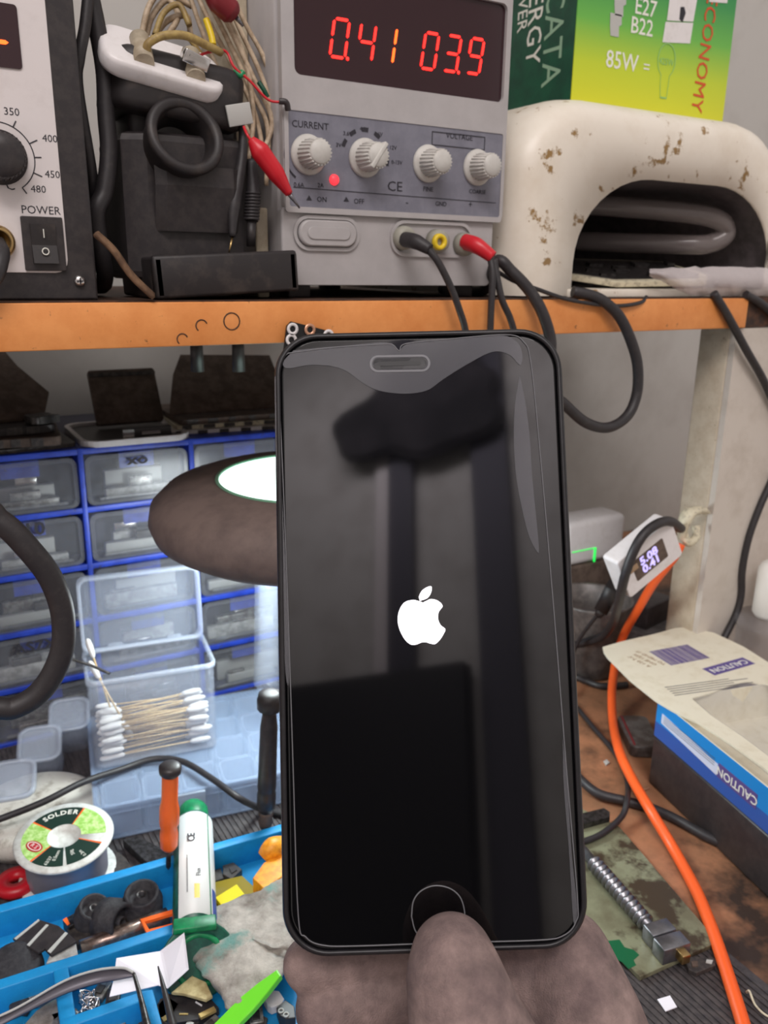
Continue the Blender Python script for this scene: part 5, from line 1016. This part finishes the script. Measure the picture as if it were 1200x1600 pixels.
# USB meter hanging at the post
c = at(1006, 868, 'y', 34.3); um = thing('usb_meter', c, 'white USB power meter with lit violet digits hanging by the post', 'usb meter')
e1 = (at(1060, 834, 'y', 34.2)-at(966, 912, 'y', 34.5)).normalized(); fr = frame(c, e1, V((0, 1, 0)).cross(e1)*-1)
L = (at(1042, 826, 'y', 34.2)-at(970, 914, 'y', 34.4)).length
zt = fr.to_3x3().col[2]
m = MB(fr); m.prism(rrect(L, 3.0, .2, 4), -.75, .6, .1); m.build('body', 'whitep', um)
m = MB(fr); m.prism(rrect(2.7, 1.5, .1, 3, -.1, 0), .59, .63); m.build('display_frame', 'bdark', um)
m = MB(fr); m.text('5.08', .78, -.1, .32, .64, bold=.03, sx=1.1); m.text('0.41', .78, -.1, -.32, .64, bold=.03, sx=1.1); m.build('lit_digits', 'lcd', um)
m = MB(fr); m.box(-L/2+.3, -L/2+1.3, .1, .5, .59, .65, .02); m.build('marks', 'ink_b', um)
hk = thing('cable_hook', at(1078, 822, 'y', 35.4), 'off-white plastic hook fixed on the timber post', 'hook')
m = MB(); m.tube([at(1066, 842, 'y', 35.2), at(1068, 818, 'y', 34.9), at(1078, 801, 'y', 34.9), at(1094, 797, 'y', 35.2), at(1102, 800, 'y', 35.5)], [.3, .5, .5, .35], 10, flat=.6); m.tube([at(1068, 835, 'y', 35.1), at(1076, 848, 'y', 34.9), at(1088, 838, 'y', 35.1), at(1087, 822, 'y', 35.4)], .28, 10)
m.build('hook', 'cream', hk)
cable('meter_cable', [(1064, 826, 'y', 34.6), (1048, 815, 'y', 33.6), (1028, 818, 'y', 33.2), (1005, 836, 'y', 33.1), (988, 866, 'y', 33.2), (975, 905, 'y', 33.6), (966, 945, 'y', 35), (957, 975, 'y', 38), (940, 995, 'y', 40), (915, 1003, 'y', 41.5), (895, 1008, 'y', 42.5)], .3, 'rub', 'black cable looping over the front of the USB meter', n=12)
mc = thing('usb_plug_cable', at(945, 940, 'y', 40.5), 'black micro plug and thin cable hanging beneath the USB meter', 'usb cable')
m = MB(); m.tube([at(958, 915, 'y', 38.0), at(942, 950, 'y', 39.0)], [.62, .7], 4, raw=True); m.tube([at(942, 950, 'y', 39.0), at(935, 962, 'y', 39.3)], [.5, .28], 8, raw=True); m.build('plug', 'blk_d', mc)
MB().tube([at(937, 957, 'y', 39.3), at(920, 978, 'y', 40.2), at(902, 1005, 'y', 41.2), at(890, 1040, 'y', 41.4), at(885, 1080, 'y', 40)], .14, 8).build('wire', 'rub', mc)
# charger on its socket block, cup
so = thing('socket_block', (47, 51, 0), 'dark extension socket block standing behind the cup', 'socket block')
MB().box(41, 51.8, 47.0, 53, 0.02, 7.0, .2).build('body', 'bdark', so)
ch = thing('wall_charger', (45.7, 49, 7.0), 'white cube phone charger standing above the dark cup', 'charger')
a_, b_ = at(888, 812, 'y', 47), at(977, 868, 'y', 47)
MB().box(a_.x, b_.x-.2, 47, 50, 7.02, a_.z-.35, .55, seg=4).build('body', 'whitep', ch)
MB(XZ((a_.x+b_.x)/2-.1, 46.98, 8.0)).box(-2.6, -.05, .28, .34, 0, .03).box(-.2, .0, -.9, .3, 0, .03).build('lit_seam', 'green_lit', ch, 'green lit seam')
tag(MB().box(41.2, 43.6, 46.9, 50, 7.02, 8.2, .25).build('adapter', 'whitep', loc=(42.4, 48, 7.02)), 'white rounded adapter half hidden between phone and charger', 'adapter')
p = at(925, 1003, 'z', .1); cu_ = thing('cup', (44.6, 43.4, .02), 'dusty grey translucent cup behind the cables right of the phone', 'cup')
MB(FL(44.2, 43.3, .02)).lathe([(0, 0), (2.2, 0), (2.5, .2), (2.95, 5.6), (3.05, 5.8), (3.0, 6.0), (2.8, 5.9), (2.6, 4), (2.3, .3), (0, .3)], 40).build('wall', mat('cup_grey', (92,86,84), .35, alpha=.85, col2=(120,112,108), scale=40), cu_)
MB(FL(44.2, 43.3, .02)).lathe([(2.1, .32), (2.5, 3.6), (1.2, 4.4), (0, 4.2)], 24).build('dark_content', 'uvin', cu_)
o = thing('grey_case', (48, 41.5, .02), 'greyish plastic case behind the orange cable at the foot of the post', 'case')
MB(FL(49.8, 43.3, .02, 12)).box(-2.4, 3.2, -2.2, 2.4, 0, 2.9, .2).build('body', mat('mid_grey', (128,124,126), .6, col2=(100,94,94), scale=20), o); MB(FL(49.8, 43.3, .02, 12)).box(-1.6, 2.2, -1.4, 1.6, 2.88, 4.8, .15).build('lid', 'uvin', o)
o = thing('clear_package', (39.6, 33.6, .02), 'dusty clear plastic package behind the carton flap', 'package')
MB(FL(39.6, 33.6, .02, -32)).prism(rrect(2.0, 4.0, .4, 4), 0, .8, .1).build('body', mat('dusty_film', (104,98,96), .3, alpha=.8, col2=(70,58,54), scale=30), o)
MB(FL(39.6, 33.6, .02, -32)).box(-.8, -.68, -1.8, 1.8, .8, .83).build('red_mark', 'dred', o)
# bottle and jar at the right edge
bo = thing('white_bottle', at(1205, 920, 'y', 33), 'white bottle end cut by the right edge above the clear jar', 'bottle')
pb_ = at(1210, 915, 'y', 33); MB(FL(pb_.x, 33, 6.9)).lathe([(0, 0), (1.0, 0), (1.2, .3), (1.2, 3.5), (1.0, 3.9), (.5, 4.3), (.5, 5.0), (0, 5.0)], 28).build('body', 'frostb', bo)
jr = thing('clear_jar', (pb_.x, 33.0, 0), 'clear ribbed plastic jar behind the cream carton at the right edge', 'jar')
m = MB(FL(pb_.x-.6, 32.9, 5.62-.0)); m.T = FL(pb_.x, 32.6, 0); m.lathe([(2.3, .02), (2.4, .3), (2.4, 6.2), (2.55, 6.3), (2.55, 6.85), (0, 6.87)], 18); m.build('body', 'clear', jr)
